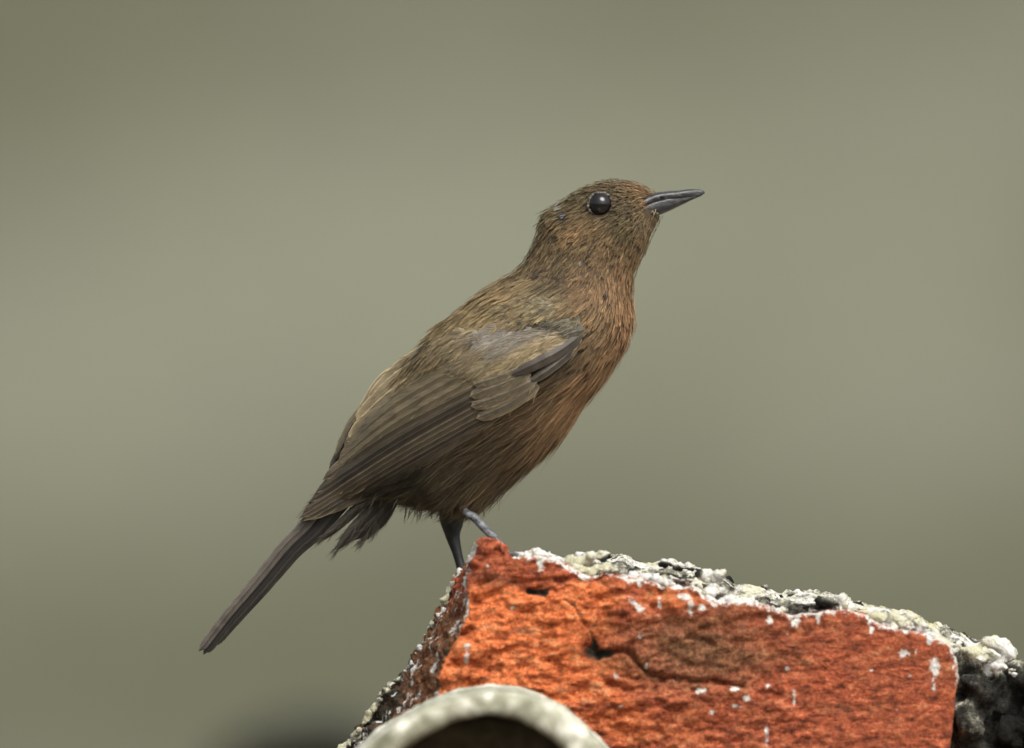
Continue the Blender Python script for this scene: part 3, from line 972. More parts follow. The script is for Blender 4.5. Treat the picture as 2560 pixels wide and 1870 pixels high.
# frames on the inset body surface
dU = np.gradient(body3, axis=0)
dT = np.roll(body3, -1, 1) - np.roll(body3, 1, 1)
NRM = np.cross(dU, dT)
NRM /= np.linalg.norm(NRM, axis=2)[:, :, None] + 1e-15
ctr = body3.mean(1, keepdims=True)
NRM *= np.sign(((body3 - ctr) * NRM).sum(2).mean())
TAN = dU / (np.linalg.norm(dU, axis=2)[:, :, None] + 1e-15)
area = np.linalg.norm(np.cross(dU, dT), axis=2)

BEAK = [(1606, 528), (1640, 502), (1652, 479), (1700, 476), (1685, 530), (1650, 540), (1616, 544)]
WING = [(1448, 792), (1446, 834), (1405, 892), (1330, 965), (1200, 1046), (1085, 1110), (1020, 1160), (930, 1208), (845, 1272), (740, 1310), (770, 1240), (820, 1170), (860, 1090), (930, 1000), (1010, 912), (1130, 830), (1270, 770), (1390, 738), (1450, 752)]
WING = np.array(WING, float)


def sample_surface(n, weight=None):
    w = area * (weight if weight is not None else 1)
    w = w.ravel() / w.sum()
    idx = rng.choice(len(w), n, p=w)
    i, j = np.divmod(idx, NS)
    fi = np.clip(i + rng.uniform(-.5, .5, n), 0, NR - 1.001)
    fj = (j + rng.uniform(-.5, .5, n)) % NS
    i0, j0 = fi.astype(int), fj.astype(int) % NS
    a, b_ = (fi - i0)[:, None], (fj - np.floor(fj))[:, None]
    j1 = (j0 + 1) % NS
    def L_(A): return A[i0, j0] * (1 - a) * (1 - b_) + A[i0 + 1, j0] * a * (1 - b_) + A[i0, j1] * (1 - a) * b_ + A[i0 + 1, j1] * a * b_
    p, nn, t = L_(body3), L_(NRM), L_(TAN)
    nn /= np.linalg.norm(nn, axis=1)[:, None]
    t -= nn * (t * nn).sum(1)[:, None]
    t /= np.linalg.norm(t, axis=1)[:, None]
    return p, nn, t


SPOTS = [(1062, 866, 11, (54, 48, 38)), (1046, 880, 11, (52, 46, 38)), (1030, 896, 10, (54, 48, 40)), (1303, 806, 7, (50, 47, 40)), (1322, 811, 7, (52, 48, 41)), (1190, 852, 8, (54, 50, 42)), (1180, 862, 6, (60, 55, 46)), (1392, 521, 7, (150, 150, 142)), (1402, 545, 10, (45, 45, 44)), (1407, 541, 3, (150, 152, 150)), (1520, 592, 5, (40, 36, 30)), (1450, 660, 4, (150, 140, 125)), (1462, 662, 8, (40, 34, 28)),
         (1512, 745, 9, (50, 42, 34)), (1520, 765, 8, (52, 44, 36)), (1395, 700, 9, (62, 50, 40)), (1470, 640, 6, (56, 44, 34)), (1602, 522, 5, (48, 40, 30)), (1588, 529, 5, (50, 42, 32)), (1572, 536, 5, (56, 46, 36)), (1338, 690, 14, (66, 54, 42)), (1385, 602, 8, (60, 50, 40))]


def feather_barbs(plumes, pc, nc, tc, Lf, K, spread, W, lift0, colv, hole=True, dark_base=0.55, tipgain=1.12):
    """each feather: K barbs leaving a short shaft"""
    n = len(pc)
    px_, py_ = to_px(pc)
    col = plume_col(px_, py_)
    tract = noise(np.column_stack([(px_ * 0.8 - py_ * 0.6) / 16, (px_ * 0.6 + py_ * 0.8) / 34, pc[:, 1] / U / 30]))
    shade = np.exp(rng.normal(0, colv, n) + 0.42 * tract)[:, None]
    hue = rng.normal(0, colv * 0.10, n)[:, None] * np.array([1.0, 0.1, -0.6])
    col = np.clip(col * shade * (1 + hue), 0.004, 0.6)
    yaw = rng.normal(0, 1, n) * np.where((py_ < 700) & (px_ > 1300), 0.24, 0.10)
    bc = np.cross(tc, nc)
    lift = np.abs(rng.normal(lift0, lift0 * 0.6, n)) * np.where((py_ < 700) & (px_ > 1300), 1.5, 1.0)
    f = rng.uniform(0, 1, (n, K))
    sd = rng.uniform(-1, 1, (n, K))
    ang = yaw[:, None] + sd * spread * (1.15 - 0.6 * f)
    tt = tc[:, None] * np.cos(ang)[..., None] + bc[:, None] * np.sin(ang)[..., None]
    root = pc[:, None] + tc[:, None] * (Lf[:, None] * 0.5 * f)[..., None] + nc[:, None] * (0.00012 + lift[:, None] * Lf[:, None] * 0.42 * f)[..., None]
    LL = Lf[:, None] * (1 - 0.45 * f) * rng.uniform(0.75, 1.1, (n, K)) * (1 - 0.25 * np.abs(sd))
    bendv = -sd * 0.22 + rng.normal(0, 0.06, (n, K))
    c = np.repeat(col[:, None], K, 1) * np.exp(rng.normal(0, 0.11, (n, K)))[..., None]
    rp = root.reshape(-1, 3)
    qx, qy = to_px(rp + tt.reshape(-1, 3) * (LL.ravel() * 0.6)[:, None])
    c = c.reshape(-1, 3)
    for (sx, sy, sr, sc) in SPOTS:
        m = np.hypot(qx - sx, qy - sy) < sr * rng.uniform(0.7, 1.15, len(qx))
        c[m] = lin(sc)
    m = n * K
    ok = np.ones(m, bool)
    if hole:
        ok &= np.hypot(qx - 1500, qy - 511) > 31
        rx_, ry_ = to_px(rp)
        ok &= np.hypot(rx_ - 1500, ry_ - 511) > 32
        ok &= ~inside(BEAK, qx, qy) & ~inside(BEAK, rx_, ry_)
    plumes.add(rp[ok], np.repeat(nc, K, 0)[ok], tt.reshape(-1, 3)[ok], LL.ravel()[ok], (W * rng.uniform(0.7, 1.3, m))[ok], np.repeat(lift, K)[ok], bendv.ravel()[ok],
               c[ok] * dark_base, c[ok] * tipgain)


# body and head plumage
pl = Plumes()
far_w = np.where(body3[:, :, 1] > 0.006, 0.55, 1.0)
head_w = np.where(np.arange(NR)[:, None] < NR * 5 / 24, 3.6, np.where(np.arange(NR)[:, None] < NR * 11 / 24, 1.9, 1.0))
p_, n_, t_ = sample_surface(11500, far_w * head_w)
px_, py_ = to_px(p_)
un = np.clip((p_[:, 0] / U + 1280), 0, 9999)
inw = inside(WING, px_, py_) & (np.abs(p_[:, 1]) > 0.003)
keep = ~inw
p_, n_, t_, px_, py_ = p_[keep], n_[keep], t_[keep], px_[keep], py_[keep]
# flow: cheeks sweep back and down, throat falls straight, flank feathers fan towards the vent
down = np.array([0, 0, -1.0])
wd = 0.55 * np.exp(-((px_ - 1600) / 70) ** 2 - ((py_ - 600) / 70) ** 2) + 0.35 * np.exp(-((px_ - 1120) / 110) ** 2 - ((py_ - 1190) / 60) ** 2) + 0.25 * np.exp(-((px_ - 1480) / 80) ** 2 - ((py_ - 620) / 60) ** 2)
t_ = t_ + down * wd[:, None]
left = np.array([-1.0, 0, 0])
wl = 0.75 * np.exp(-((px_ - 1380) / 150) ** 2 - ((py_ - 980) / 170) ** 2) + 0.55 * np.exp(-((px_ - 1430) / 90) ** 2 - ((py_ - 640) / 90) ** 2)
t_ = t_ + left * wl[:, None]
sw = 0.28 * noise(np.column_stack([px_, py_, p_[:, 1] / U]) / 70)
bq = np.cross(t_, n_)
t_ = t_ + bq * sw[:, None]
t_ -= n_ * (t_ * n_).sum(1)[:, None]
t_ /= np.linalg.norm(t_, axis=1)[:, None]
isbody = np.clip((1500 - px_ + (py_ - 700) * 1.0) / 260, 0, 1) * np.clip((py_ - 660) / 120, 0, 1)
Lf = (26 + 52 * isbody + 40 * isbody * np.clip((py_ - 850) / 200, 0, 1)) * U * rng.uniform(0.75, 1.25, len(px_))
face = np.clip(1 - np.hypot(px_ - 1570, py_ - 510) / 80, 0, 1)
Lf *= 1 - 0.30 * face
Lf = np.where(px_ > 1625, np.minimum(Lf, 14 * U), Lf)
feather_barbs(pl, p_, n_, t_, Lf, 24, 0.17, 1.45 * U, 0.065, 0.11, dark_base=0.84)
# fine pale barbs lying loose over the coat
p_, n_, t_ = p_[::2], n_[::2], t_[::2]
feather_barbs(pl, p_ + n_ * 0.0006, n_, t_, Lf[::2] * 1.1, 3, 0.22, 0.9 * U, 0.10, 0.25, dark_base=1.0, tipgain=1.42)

# loose long hairs breaking the outline at vent, thighs and nape
p_, n_, t_ = sample_surface(4200)
px_, py_ = to_px(p_)
kp = ((py_ > 1150) & (px_ < 1300) & ~inside(WING, px_, py_)) | ((px_ < 1420) & (py_ < 660) & (rng.random(len(px_)) < 0.3)) | (rng.random(len(px_)) < 0.05) & ~inside(WING, px_, py_)
p_, n_, t_ = p_[kp], n_[kp], t_[kp]
px_, py_ = px_[kp], py_[kp]
low = (py_ > 1150)
t_ = t_ + down * np.where(low, 0.30, 0)[:, None]
t_ -= n_ * (t_ * n_).sum(1)[:, None]
t_ /= np.linalg.norm(t_, axis=1)[:, None]
hang = (py_ > 1215) & (px_ < 1260)
t_ = np.where(hang[:, None], 0.45 * t_ + 0.8 * down + rng.normal(0, 0.18, t_.shape), t_)
t_ /= np.linalg.norm(t_, axis=1)[:, None]
feather_barbs(pl, p_, n_, t_, np.where(low, 50, 26) * U * rng.uniform(0.7, 1.3, len(px_)), 6, 0.45, 1.0 * U, 0.30, 0.3, dark_base=0.9, tipgain=1.3)

# scapulars and mantle lapping over the wing, near and far
SCAP = np.array([(1000, 925), (1100, 812), (1205, 728), (1295, 695), (1430, 705), (1475, 735), (1470, 770), (1410, 765), (1370, 782), (1330, 800), (1260, 806), (1225, 835), (1180, 858), (1130, 880), (1085, 905), (1030, 945)], float)
n = 3000
n = 4200
sx = rng.uniform(980, 1480, n); sy = rng.uniform(690, 960, n)
k_ = inside(SCAP, sx, sy)
sx, sy = sx[k_], sy[k_]
for sgn in (-1, 1):
    e = 3.0
    d0 = depth(sx, sy)
    gxn = (depth(sx + e, sy) - depth(sx - e, sy)) / (2 * e * U)
    gyn = (depth(sx, sy + e) - depth(sx, sy - e)) / (2 * e * U)
    nn = np.column_stack([-gxn, np.full(len(sx), sgn * 1.0), gyn])
    nn /= np.linalg.norm(nn, axis=1)[:, None]
    pp = Pn(sx, sy, sgn * (d0 + 0.0021 + 0.0009 * np.clip((sx - 1250) / 80, 0, 1) * np.clip((1490 - sx) / 120, 0, 1)))
    tt = np.tile([-0.74, 0, -0.67], (len(sx), 1)) + rng.normal(0, 0.06, (len(sx), 3))
    tt -= nn * (tt * nn).sum(1)[:, None]
    tt /= np.linalg.norm(tt, axis=1)[:, None]
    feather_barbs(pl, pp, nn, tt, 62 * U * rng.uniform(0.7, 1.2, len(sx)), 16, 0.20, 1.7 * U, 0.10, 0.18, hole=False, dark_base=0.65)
pl.build('plumage', bird)


# ---- vaned feathers
VV = np.array([-1, -0.93, -0.80, -0.45, -0.07, 0, 0.07, 0.45, 0.80, 0.93, 1.0])


FRAY = Plumes()


def vane(name, parent, path, w, layer, col, fringe=None, shaft=0.6, tip=0.22, tilt=0.0, camber=0.0008, near=True, yabs=None, ns=26, point=1.0, fr_side=(1, 1), bias=0.0, mat=None, base_dark=1.0, fray=0, tipfringe=False, taper=1.0):
    """one feather: path of pixels from base to tip, width in pixels, layer in mm above the flank"""
    c = catmull(path, ns)
    T = np.gradient(c, axis=0); T /= np.linalg.norm(T, axis=1)[:, None]
    B = np.column_stack([-T[:, 1], T[:, 0]])
    s = np.linspace(0, 1, ns)
    prof = np.minimum(1, (0.35 + s / 0.12 * 0.65)) * np.where(s > 1 - tip, np.clip(1 - ((s - 1 + tip) / tip) ** 2, 0, 1) ** (0.5 * point), 1)
    hw = w / 2 * prof * (1 + (taper - 1) * s)
    jag = rng.normal(0, 0.012 * w, (ns, len(VV))) * (np.abs(VV)[None] > 0.9)
    off = (VV[None] + bias) * hw[:, None] + jag * (s[:, None] > 0.25)
    X = c[:, None, 0] + B[:, None, 0] * off
    Y = c[:, None, 1] + B[:, None, 1] * off
    X += -T[:, None, 0] * (np.abs(VV)[None] ** 2) * hw[:, None] * 0.25 * (s[:, None] > .5)
    Y += -T[:, None, 1] * (np.abs(VV)[None] ** 2) * hw[:, None] * 0.25 * (s[:, None] > .5)
    if yabs is None:
        D = depth(X, Y)
        D = 0.5 * D + 0.5 * depth(c[:, 0], c[:, 1])[:, None] * np.ones_like(D) if w > 30 else D
    else:
        D = -np.interp(s, [0, 1], yabs)[:, None] * np.ones_like(X)
    y = -(D + layer * 0.62e-3 * np.clip((1500 - X) / 130, 0.2, 1) + camber * (1 - VV[None] ** 2) * (hw[:, None] / (w / 2)) + tilt * 1e-3 * VV[None])
    # shaft ridge
    y[:, 5] -= 0.00012
    if not near:
        y = -y
    pts = Pn(X, Y, y).reshape(-1, 3)
    me = fast_mesh(name, pts, [grid_faces(ns, len(VV), False)])
    grey = lambda q: (lambda c_: (c_ * 0.86 + 0.14 * (c_ @ np.array([0.3, 0.55, 0.15]))) * np.array([0.96, 0.95, 0.92]))(lin(q))
    base = grey(col); fr = grey(fringe) if fringe is not None else base
    C = np.tile(base, (ns, len(VV), 1))
    C *= (base_dark + (1 - base_dark) * s)[:, None, None]
    C *= (1 + 0.10 * rng.normal(size=(ns, 1, 1)))
    for vi, wt in ((0, 1), (1, 1), (2, .35)):
        C[:, vi] = C[:, vi] * (1 - wt * fr_side[0]) + fr * wt * fr_side[0]
    for vi, wt in ((10, 1), (9, 1), (8, .15)):
        C[:, vi] = C[:, vi] * (1 - wt * fr_side[1]) + fr * wt * fr_side[1]
    if fringe is not None:
        if tipfringe:
            C[-1:, :] = fr
            C[-2, :] = C[-2, :] * 0.4 + fr * 0.6
    C[:, 5] *= shaft
    set_col(me, C.reshape(-1, 3))
    uvl = me.uv_layers.new(name='UVMap')
    if fray and near:
        nb = int(fray * len_px(c) * w / 1000)
        fs, fv = rng.uniform(0.08, 0.94, nb), rng.uniform(-0.95, 0.95, nb)
        i_ = np.clip((fs * (ns - 1)).astype(int), 0, ns - 2)
        q_ = np.clip(np.searchsorted(VV, fv) - 1, 0, len(VV) - 2)
        grid = pts.reshape(ns, len(VV), 3)
        a1 = (fs * (ns - 1) - i_)[:, None]; a2 = ((fv - VV[q_]) / (VV[q_ + 1] - VV[q_]))[:, None]
        rt = (grid[i_, q_] * (1 - a1) + grid[i_ + 1, q_] * a1) * (1 - a2) + (grid[i_, q_ + 1] * (1 - a1) + grid[i_ + 1, q_ + 1] * a1) * a2
        tl = grid[i_ + 1, q_] - grid[i_, q_]; tl /= np.linalg.norm(tl, axis=1)[:, None]
        tb = grid[i_, q_ + 1] - grid[i_, q_]; tb /= np.linalg.norm(tb, axis=1)[:, None]
        nn_ = np.cross(tl, tb); nn_ *= np.sign(-nn_[:, 1])[:, None]; nn_ /= np.linalg.norm(nn_, axis=1)[:, None]
        sp_ = rng.uniform(0.08, 0.30, nb) * np.sign(fv)
        tt_ = tl * np.cos(sp_)[:, None] + tb * np.sin(sp_)[:, None]
        cc_ = C[i_, q_] * (0.35 * rng.random(nb) + 0.85)[:, None] + (fr - base) * (0.5 * rng.random(nb) * (rng.random(nb) < 0.5))[:, None]
        FRAY.add(rt + nn_ * 0.00004, nn_, tt_, rng.uniform(16, 34, nb) * U, np.full(nb, 1.5 * U), np.full(nb, 0.05), np.sign(fv) * rng.uniform(-.1, .15, nb), cc_ * 0.9, cc_ * 1.08)
    li_ = np.empty(len(me.loops), np.int32)
    me.loops.foreach_get('vertex_index', li_)
    uv = np.column_stack([np.repeat(s * len_px(c) * U, len(VV)) / 1.0, (off * U).ravel()])
    uvl.data.foreach_set('uv', uv[li_].astype(np.float32).ravel())
    return link(name, me, mat or m_vane, parent)


def len_px(c):
    return np.hypot(*np.diff(c, axis=0).T).sum()


def make_wing(near):
    wg = empty('wing', (0, 0, 0))
    wg.parent = bird
    wg.location = -bird.location
    V_ = lambda *a, **k: vane(*a, near=near, **k)
    dkb, mid, buff = (74, 66, 54), (96, 86, 68), (150, 134, 96)
    # primaries, innermost first so that outer ones lie below
    prim = [((1235, 945), (985, 1076), (806, 1200), 34), ((1245, 958), (1000, 1092), (788, 1232), 34), ((1250, 966), (1000, 1106), (772, 1256), 34), ((1255, 978), (1000, 1122), (758, 1278), 34),
            ((1262, 992), (1004, 1136), (748, 1296), 33), ((1266, 1004), (1008, 1146), (752, 1304), 32), ((1268, 1012), (1018, 1155), (775, 1300), 30), ((1268, 1020), (1030, 1160), (810, 1288), 28), ((1268, 1026), (1040, 1163), (846, 1272), 26)]
    for i, (a_, b_, c_, w) in enumerate(prim):
        V_('primary_feather', wg, [a_, b_, c_], w, 1.9 - 0.13 * i, [(74, 65, 51), (60, 53, 42), (52, 46, 38), (68, 60, 48)][i % 4], (172, 156, 120) if i < 7 else (112, 100, 78), shaft=2.6 if i in (3, 5, 6) else 0.5, tip=0.14, tilt=-0.30, fr_side=(1.0, 0.2), base_dark=1.0, point=1.4)
    sec = [((1225, 925), (990, 1056), (836, 1176), 34), ((1210, 905), (990, 1034), (846, 1152), 36), ((1195, 890), (985, 1012), (858, 1128), 38)]
    for i, (a_, b_, c_, w) in enumerate(sec):
        V_('secondary_feather', wg, [a_, b_, c_], w, 2.2 + 0.15 * i, (94, 83, 62), (182, 162, 118), shaft=0.6, tip=0.12, tilt=-0.3, fr_side=(1.0, 0.2), fray=1.5)
    ter = [((1140, 900), (995, 985), (868, 1104), 42), ((1110, 880), (995, 952), (890, 1060), 44), ((1085, 868), (1000, 925), (922, 1012), 44)]
    for i, (a_, b_, c_, w) in enumerate(ter):
        V_('tertial_feather', wg, [a_, b_, c_], w, 2.65 + 0.18 * i, [(106, 94, 68), (114, 101, 74), (108, 97, 73)][i], (190, 168, 122), shaft=0.55, tip=0.16, tilt=-0.35, fr_side=(1.0, 0.6), fray=5, tipfringe=True)
    # greater coverts
    gc = [((1345, 962), (1270, 1010), (1190, 1046), 40, (88, 79, 64)), ((1340, 948), (1260, 985), (1176, 1016), 42, (92, 83, 66)), ((1325, 930), (1250, 962), (1174, 990), 42, (96, 87, 69)), ((1310, 915), (1245, 942), (1182, 962), 40, (100, 91, 72))]
    for i, (a_, b_, c_, w, cl) in enumerate(gc):
        V_('primary_covert', wg, [a_, b_, c_], w, 2.7 + 0.22 * i, cl, (150, 135, 103), shaft=0.7, tip=0.28, tilt=-0.25, fr_side=(0.9, 0.3), point=0.8, fray=5, tipfringe=True)
    sc = [((1330, 872), (1260, 920), (1188, 960), 58, (136, 120, 86)), ((1300, 858), (1225, 905), (1160, 950), 60, (122, 109, 82)), ((1255, 846), (1190, 890), (1120, 935), 60, (116, 104, 80)), ((1205, 838), (1150, 872), (1085, 918), 56, (114, 103, 80)), ((1170, 832), (1115, 866), (1060, 905), 50, (114, 102, 78))]
    for i, (a_, b_, c_, w, cl) in enumerate(sc):
        V_('greater_covert', wg, [a_, b_, c_], w, 3.1 + 0.16 * i, cl, (166, 146, 104), shaft=0.75, tip=0.3, tilt=-0.1, fr_side=(0.4, 0.6), fray=22)
    mc = [((1452, 842), (1365, 878), (1290, 925), 52, (134, 118, 88)), ((1425, 830), (1330, 868), (1245, 918), 56, (140, 123, 90)), ((1390, 822), (1300, 852), (1205, 905), 58, (126, 118, 104)), ((1345, 818), (1262, 842), (1175, 888), 56, (134, 127, 117)), ((1300, 818), (1235, 834), (1160, 868), 46, (130, 123, 113))]
    for i, (a_, b_, c_, w, cl) in enumerate(mc):
        V_('median_covert', wg, [a_, b_, c_], w, 3.9 + 0.10 * i, cl, None, shaft=0.95, tip=0.4, tilt=-0.06, camber=0.0005, fray=24)
    V_('alula_feather', wg, [(1440, 868), (1385, 915), (1322, 958)], 24, 3.3, (72, 66, 58), (112, 104, 92), tip=0.3)
    V_('alula_feather', wg, [(1452, 838), (1390, 882), (1276, 938)], 34, 4.5, (62, 56, 49), (110, 98, 80), shaft=0.8, tip=0.3, tilt=-0.2, fr_side=(0.2, 0.7))
    # lesser coverts in overlapping rows
    rows = 4
    for r_ in range(rows):
        m_ = 9 - r_ // 2
        for q in range(m_):
            f = (q + 0.5 * (r_ % 2)) / m_
            # row runs from the leading edge down the shoulder; rows climb towards the back
            bx = 1462 - 175 * f - 8 * r_ + random.uniform(-5, 5)
            by = 822 - 14 * r_ - 18 * math.sin(f * 3.0) + 2 * f + random.uniform(-3, 3)
            ln = random.uniform(40, 52)
            an = math.radians(158 + 16 * f + random.uniform(-6, 6))
            ex, ey = bx + ln * math.cos(an), by + ln * math.sin(an)
            tone = random.uniform(0.9, 1.12)
            cl = (78, 73, 60) if r_ == 0 else (98, 91, 71) if r_ < 3 else (108, 99, 77)
            V_('lesser_covert', wg, [(bx, by), ((bx + ex) / 2, (by + ey) / 2 - 2), (ex, ey)], random.uniform(30, 38), 4.6 + 0.10 * r_ + 0.02 * q, tuple(x * tone for x in cl), tuple(min(255, x * tone * 1.10) for x in cl), shaft=0.95, tip=0.42, tilt=-0.06, ns=12, camber=0.0004, fray=26)
    return wg


w1 = make_wing(True)
FRAY.build('covert_fluff', w1)
w2 = empty('wing', (0, 0, 0))
w2.parent = bird
w2.location = -bird.location
for ch in list(w1.children):               # the far wing mirrors the near one
    c_ = ch.copy()
    COL.objects.link(c_)
    c_.parent = w2
    c_.scale = (1, -1, 1)
    c_.location = (0, 0, 0)
for ch in w1.children:
    ch.location = (0, 0, 0)
# tips of the far wing showing past the rump
vane('tertial_feather', w2, [(1012, 914), (950, 958), (884, 1072)], 30, 0, (104, 96, 78), (170, 150, 110), yabs=(0.003, 0.002), tilt=0.2).location = (0, 0, 0)
vane('tertial_feather', w2, [(925, 1010), (880, 1062), (842, 1150)], 30, 0, (86, 78, 62), (128, 116, 86), yabs=(0.004, 0.002), tilt=0.2).location = (0, 0, 0)
vane('secondary_feather', w2, [(880, 1090), (850, 1130), (826, 1182)], 22, 0, (60, 55, 46), (100, 90, 70), yabs=(0.004, 0.003), tilt=0.2).location = (0, 0, 0)

# ---- tail: twelve rectrices folded into a narrow blade
TAILC = np.array([(905, 1150), (830, 1232), (766, 1310), (712, 1364), (636, 1457), (570, 1535), (520, 1600), (497, 1628)], float)
TAILF = [(0, 34, (84, 78, 71), 0, 0), (20, 32, (30, 27, 24), 12, 8), (29, 30, (46, 42, 37), 24, 4), (37, 29, (30, 27, 24), 42, -20), (43, 28, (40, 37, 32), 56, -40), (47, 26, (30, 27, 24), 70, -58)]
for sgn in (1, -1):
    for i, (sh, w, cl, tx, ty) in enumerate(TAILF):
        kk = np.linspace(1, 0.42, len(TAILC))[:, None]
        pth = TAILC + np.array([0.78, 0.62]) * sh * kk
        pth[-1] = TAILC[-1] + [tx, ty]
        pth[-2] = (pth[-2] + pth[-3] * 0.15 + pth[-1] * 0.35) / 1.5
        y0_ = (-0.0014 + 0.00024 * i) * sgn
        vane('tail_feather', bird, [tuple(q) for q in pth], w * (1 if sgn == 1 else 0.9), 0, cl, tuple(x * 1.4 for x in cl), yabs=(y0_, y0_ + 0.0002 * sgn), camber=0.0003, shaft=0.4, tip=0.13, taper=0.62, tilt=(0.15 if i == 0 else -0.15) * sgn, point=1.5, fr_side=(0.5, 0.5), ns=40)

# ---- undertail coverts: dark loose feathers hanging behind the vent
ut = Plumes()
UT = [((985, 1190), (890, 1275), (800, 1352), 24), ((1000, 1205), (905, 1300), (842, 1373), 30), ((1005, 1215), (935, 1300), (872, 1352), 30), ((1000, 1215), (950, 1290), (905, 1354), 26), ((1000, 1215), (970, 1280), (935, 1330), 24), ((985, 1200), (900, 1265), (830, 1330), 24), ((990, 1215), (930, 1275), (862, 1340), 26)]
for i, (a_, b_, c_, w) in enumerate(UT):
    yy = -0.0022 + 0.0007 * i
    vane('undertail_covert', bird, [a_, b_, c_], w, 0, [(48, 44, 38), (60, 55, 47), (44, 41, 36), (52, 48, 41)][i % 4], (74, 68, 58), yabs=(yy, yy * 0.8), tip=0.35, shaft=0.6, tilt=0.2)
    cpath = catmull([a_, b_, c_], 60)
    T = np.gradient(cpath, axis=0); T /= np.linalg.norm(T, axis=1)[:, None]
    nb = 260
    ii = rng.integers(8, 58, nb)
    sd = rng.choice([-1, 1], nb)
    ang = sd * rng.uniform(0.15, 0.5, nb)
    t2 = T[ii]
    tx = t2[:, 0] * np.cos(ang) - t2[:, 1] * np.sin(ang)
    ty = t2[:, 0] * np.sin(ang) + t2[:, 1] * np.cos(ang)
    rt = Pn(cpath[ii, 0], cpath[ii, 1], yy * 0.9 + rng.normal(0, 0.0012, nb))
    tn = np.column_stack([tx, rng.normal(0, 0.12, nb), -ty])
    cl = np.tile(lin((58, 53, 45)), (nb, 1)) * np.exp(rng.normal(0, .3, nb))[:, None]
    ut.add(rt, np.tile([0, -1.0, 0], (nb, 1)), tn, rng.uniform(20, 48, nb) * U, np.full(nb, 1.1 * U), np.full(nb, 0.05), -sd * 0.2, cl, cl * 1.1)
ut.build('vent_fluff', bird)

# ---- eye
ex, ey = 1500, 511
hit = bvh.ray_cast(Vector(((ex - 1280) * U, -0.2, (935 - ey) * U)), Vector((0, 1, 0)))
ys = hit[0].y
def sphere(c, r, nu=40, nv=28, sq=(1, 1, 1)):
    V, F = blob(np.array(c), r, sq, nu, nv)
    me = fast_mesh('s', V, [np.array([f for f in F if len(f) == 4]), np.array([f for f in F if len(f) == 3])])
    return me
for s in (1, -1):
    # real axis symmetric: the far eye mirrors the near one
    c = P(ex, ey, (ys + 0.00125) * s)
    e_ = link('eye', sphere(c, 30 * U), m_eye, bird)
    # ring of bare skin round the eye
    a = np.linspace(0, 2 * np.pi, 49)
    pth = np.array([P(ex + (29.5 + 0.8 * math.sin(5 * t)) * math.cos(t), ey + (29.5 + 0.8 * math.sin(5 * t)) * math.sin(t), (ys + 0.0006 + 0.0005 * math.cos(t)) * s) for t in a])
    V, F = tube(pth, (3.9 + 1.0 * np.sin(np.arange(len(pth)) * 2.3)) * U, 10, 160)
    link('eyelid', fast_mesh('eyelid', V, F), m_lid, e_).location = e_.location * 0

# ---- beak
def bill(name, stations, open_bottom=False):
    """stations: x, top px, bottom px, half depth mm"""
    s_ = catmull(stations, 60)
    n = 28
    t = np.linspace(0, 2 * np.pi, n, endpoint=False)
    cy, ry = (s_[:, 1] + s_[:, 2]) / 2, (s_[:, 2] - s_[:, 1]) / 2
    X = s_[:, 0][:, None] + 0 * t
    Yp = cy[:, None] - ry[:, None] * np.sign(np.cos(t)) * np.abs(np.cos(t)) ** 0.85
    low_ = (np.cos(t) < 0) if name == 'upper_mandible' else (np.cos(t) > 0)
    Dp = -s_[:, 3][:, None] * 1e-3 * np.sign(np.sin(t)) * np.abs(np.sin(t)) ** np.where(low_, 0.16, 0.72)
    V = Pn(X, Yp, Dp).reshape(-1, 3)
    V = np.vstack([V, Pn(s_[:1, 0], cy[:1], np.zeros(1)), Pn(s_[-1:, 0], cy[-1:], np.zeros(1))])
    k = np.arange(n)
    cap = np.vstack([np.stack([(k + 1) % n, k, np.full(n, 60 * n)], -1), np.stack([59 * n + k, 59 * n + (k + 1) % n, np.full(n, 60 * n + 1)], -1)])
    return fast_mesh(name, V, [grid_faces(60, n), cap])
up = link('upper_mandible', bill('upper_mandible', [(1562, 530, 543, 6.6), (1590, 508, 527, 5.6), (1615, 491, 516, 4.7), (1640, 481.5, 506, 3.8), (1665, 478, 500.5, 3.0), (1690, 476.5, 497, 2.4), (1724, 473, 492, 1.6), (1746, 473, 489, 1.0), (1757, 476, 486.5, 0.6), (1762, 480, 483, 0.15)]), m_beak, bird)
lo = link('lower_mandible', bill('lower_mandible', [(1560, 541, 548, 6.4), (1590, 525, 548, 5.5), (1612, 511.5, 546, 4.55), (1640, 501, 541, 3.65), (1672, 494.5, 528, 2.75), (1699, 491.5, 515, 1.85), (1730, 488, 500, 1.05), (1748, 487, 492, 0.5), (1755, 486.5, 488.6, 0.1)]), m_beak, bird)
for s in (1, -1):
    me = sphere(P(1655, 493, -0.0034 * s), 6 * U, 16, 10, (1.25, 0.35, 0.55))
    o = link('nostril', me, m_gape, up)
    o.location = (0, 0, 0)
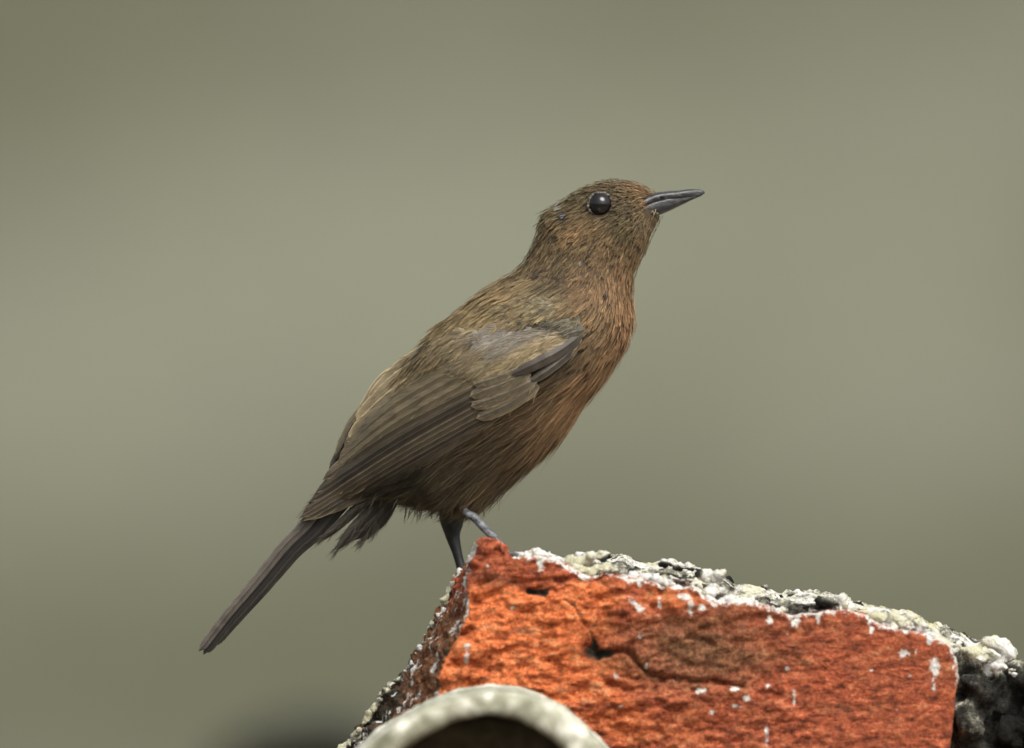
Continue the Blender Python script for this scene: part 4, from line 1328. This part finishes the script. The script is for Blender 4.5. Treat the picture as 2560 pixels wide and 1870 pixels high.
    # rictal bristles at the gape
br = Plumes()
nb = 60
bx = rng.uniform(1560, 1640, nb)
by = 540 - (bx - 1560) * 0.42 + rng.uniform(0, 18, nb)
rt = Pn(bx, by, -0.0048 + (bx - 1560) / 80 * 0.0016)
tn = np.column_stack([rng.uniform(-0.5, 0.6, nb), rng.uniform(-0.3, 0, nb), -rng.uniform(0.3, 1, nb)])
tn /= np.linalg.norm(tn, axis=1)[:, None]
cl = np.tile(lin((120, 108, 80)), (nb, 1)) * np.exp(rng.normal(0, .4, nb))[:, None]
br.add(rt, np.tile([0, -1.0, 0], (nb, 1)), tn, rng.uniform(14, 34, nb) * U, np.full(nb, 1.4 * U), np.full(nb, 0.1), rng.normal(0, .2, nb), cl, cl)
br.build('gape_bristles', bird)

# ---- legs and feet
def leg(path, rad, mat, foot, heading, spread):
    V, F = tube([P(x, y, d) for x, y, d in path], np.array(rad) * U, 18, 70)
    l_ = link('leg', fast_mesh('leg', V, F), mat, bird)
    fx, fy, fd = foot
    base = np.array(P(fx, fy, fd))
    for ang, ln in ((heading - spread, 0.013), (heading, 0.016), (heading + spread, 0.013), (heading + math.pi, 0.011)):
        d = np.array([math.cos(ang), math.sin(ang), 0])
        pts = [base + [0, 0, 0.0008], base + d * ln * 0.35 + [0, 0, 0.0011], base + d * ln * 0.7 + [0, 0, 0.0003], base + d * ln * 0.95 + [0, 0, 0.0007], base + d * ln * 1.15 + [0, 0, -0.0006]]
        V, F = tube(pts, np.array([9, 8.5, 8, 6, 1.2]) * U, 10, 30)
        link('toe', fast_mesh('toe', V, F), mat, l_).location = (0, 0, 0)
    return l_
leg([(1124, 1225, 0.004), (1127, 1258, 0.004), (1129, 1284, 0.0035), (1130, 1308, 0.003), (1132, 1340, 0.003), (1143, 1382, 0.002), (1153, 1420, 0.001), (1158, 1440, 0.0)], [14, 25, 31, 29, 18.5, 12.5, 11.5, 12], m_leg_shaded, (1164, 1450, 0.0), -1.40, 0.28)
leg([(1132, 1215, -0.001), (1148, 1258, -0.0045), (1168, 1283, -0.009), (1186, 1294, -0.009), (1212, 1322, -0.010), (1240, 1350, -0.011), (1262, 1380, -0.012), (1268, 1394, -0.012)], [8, 8.5, 9, 11, 10, 10, 10.5, 11], m_leg_lit, (1270, 1399, -0.012), -0.8, 0.4)
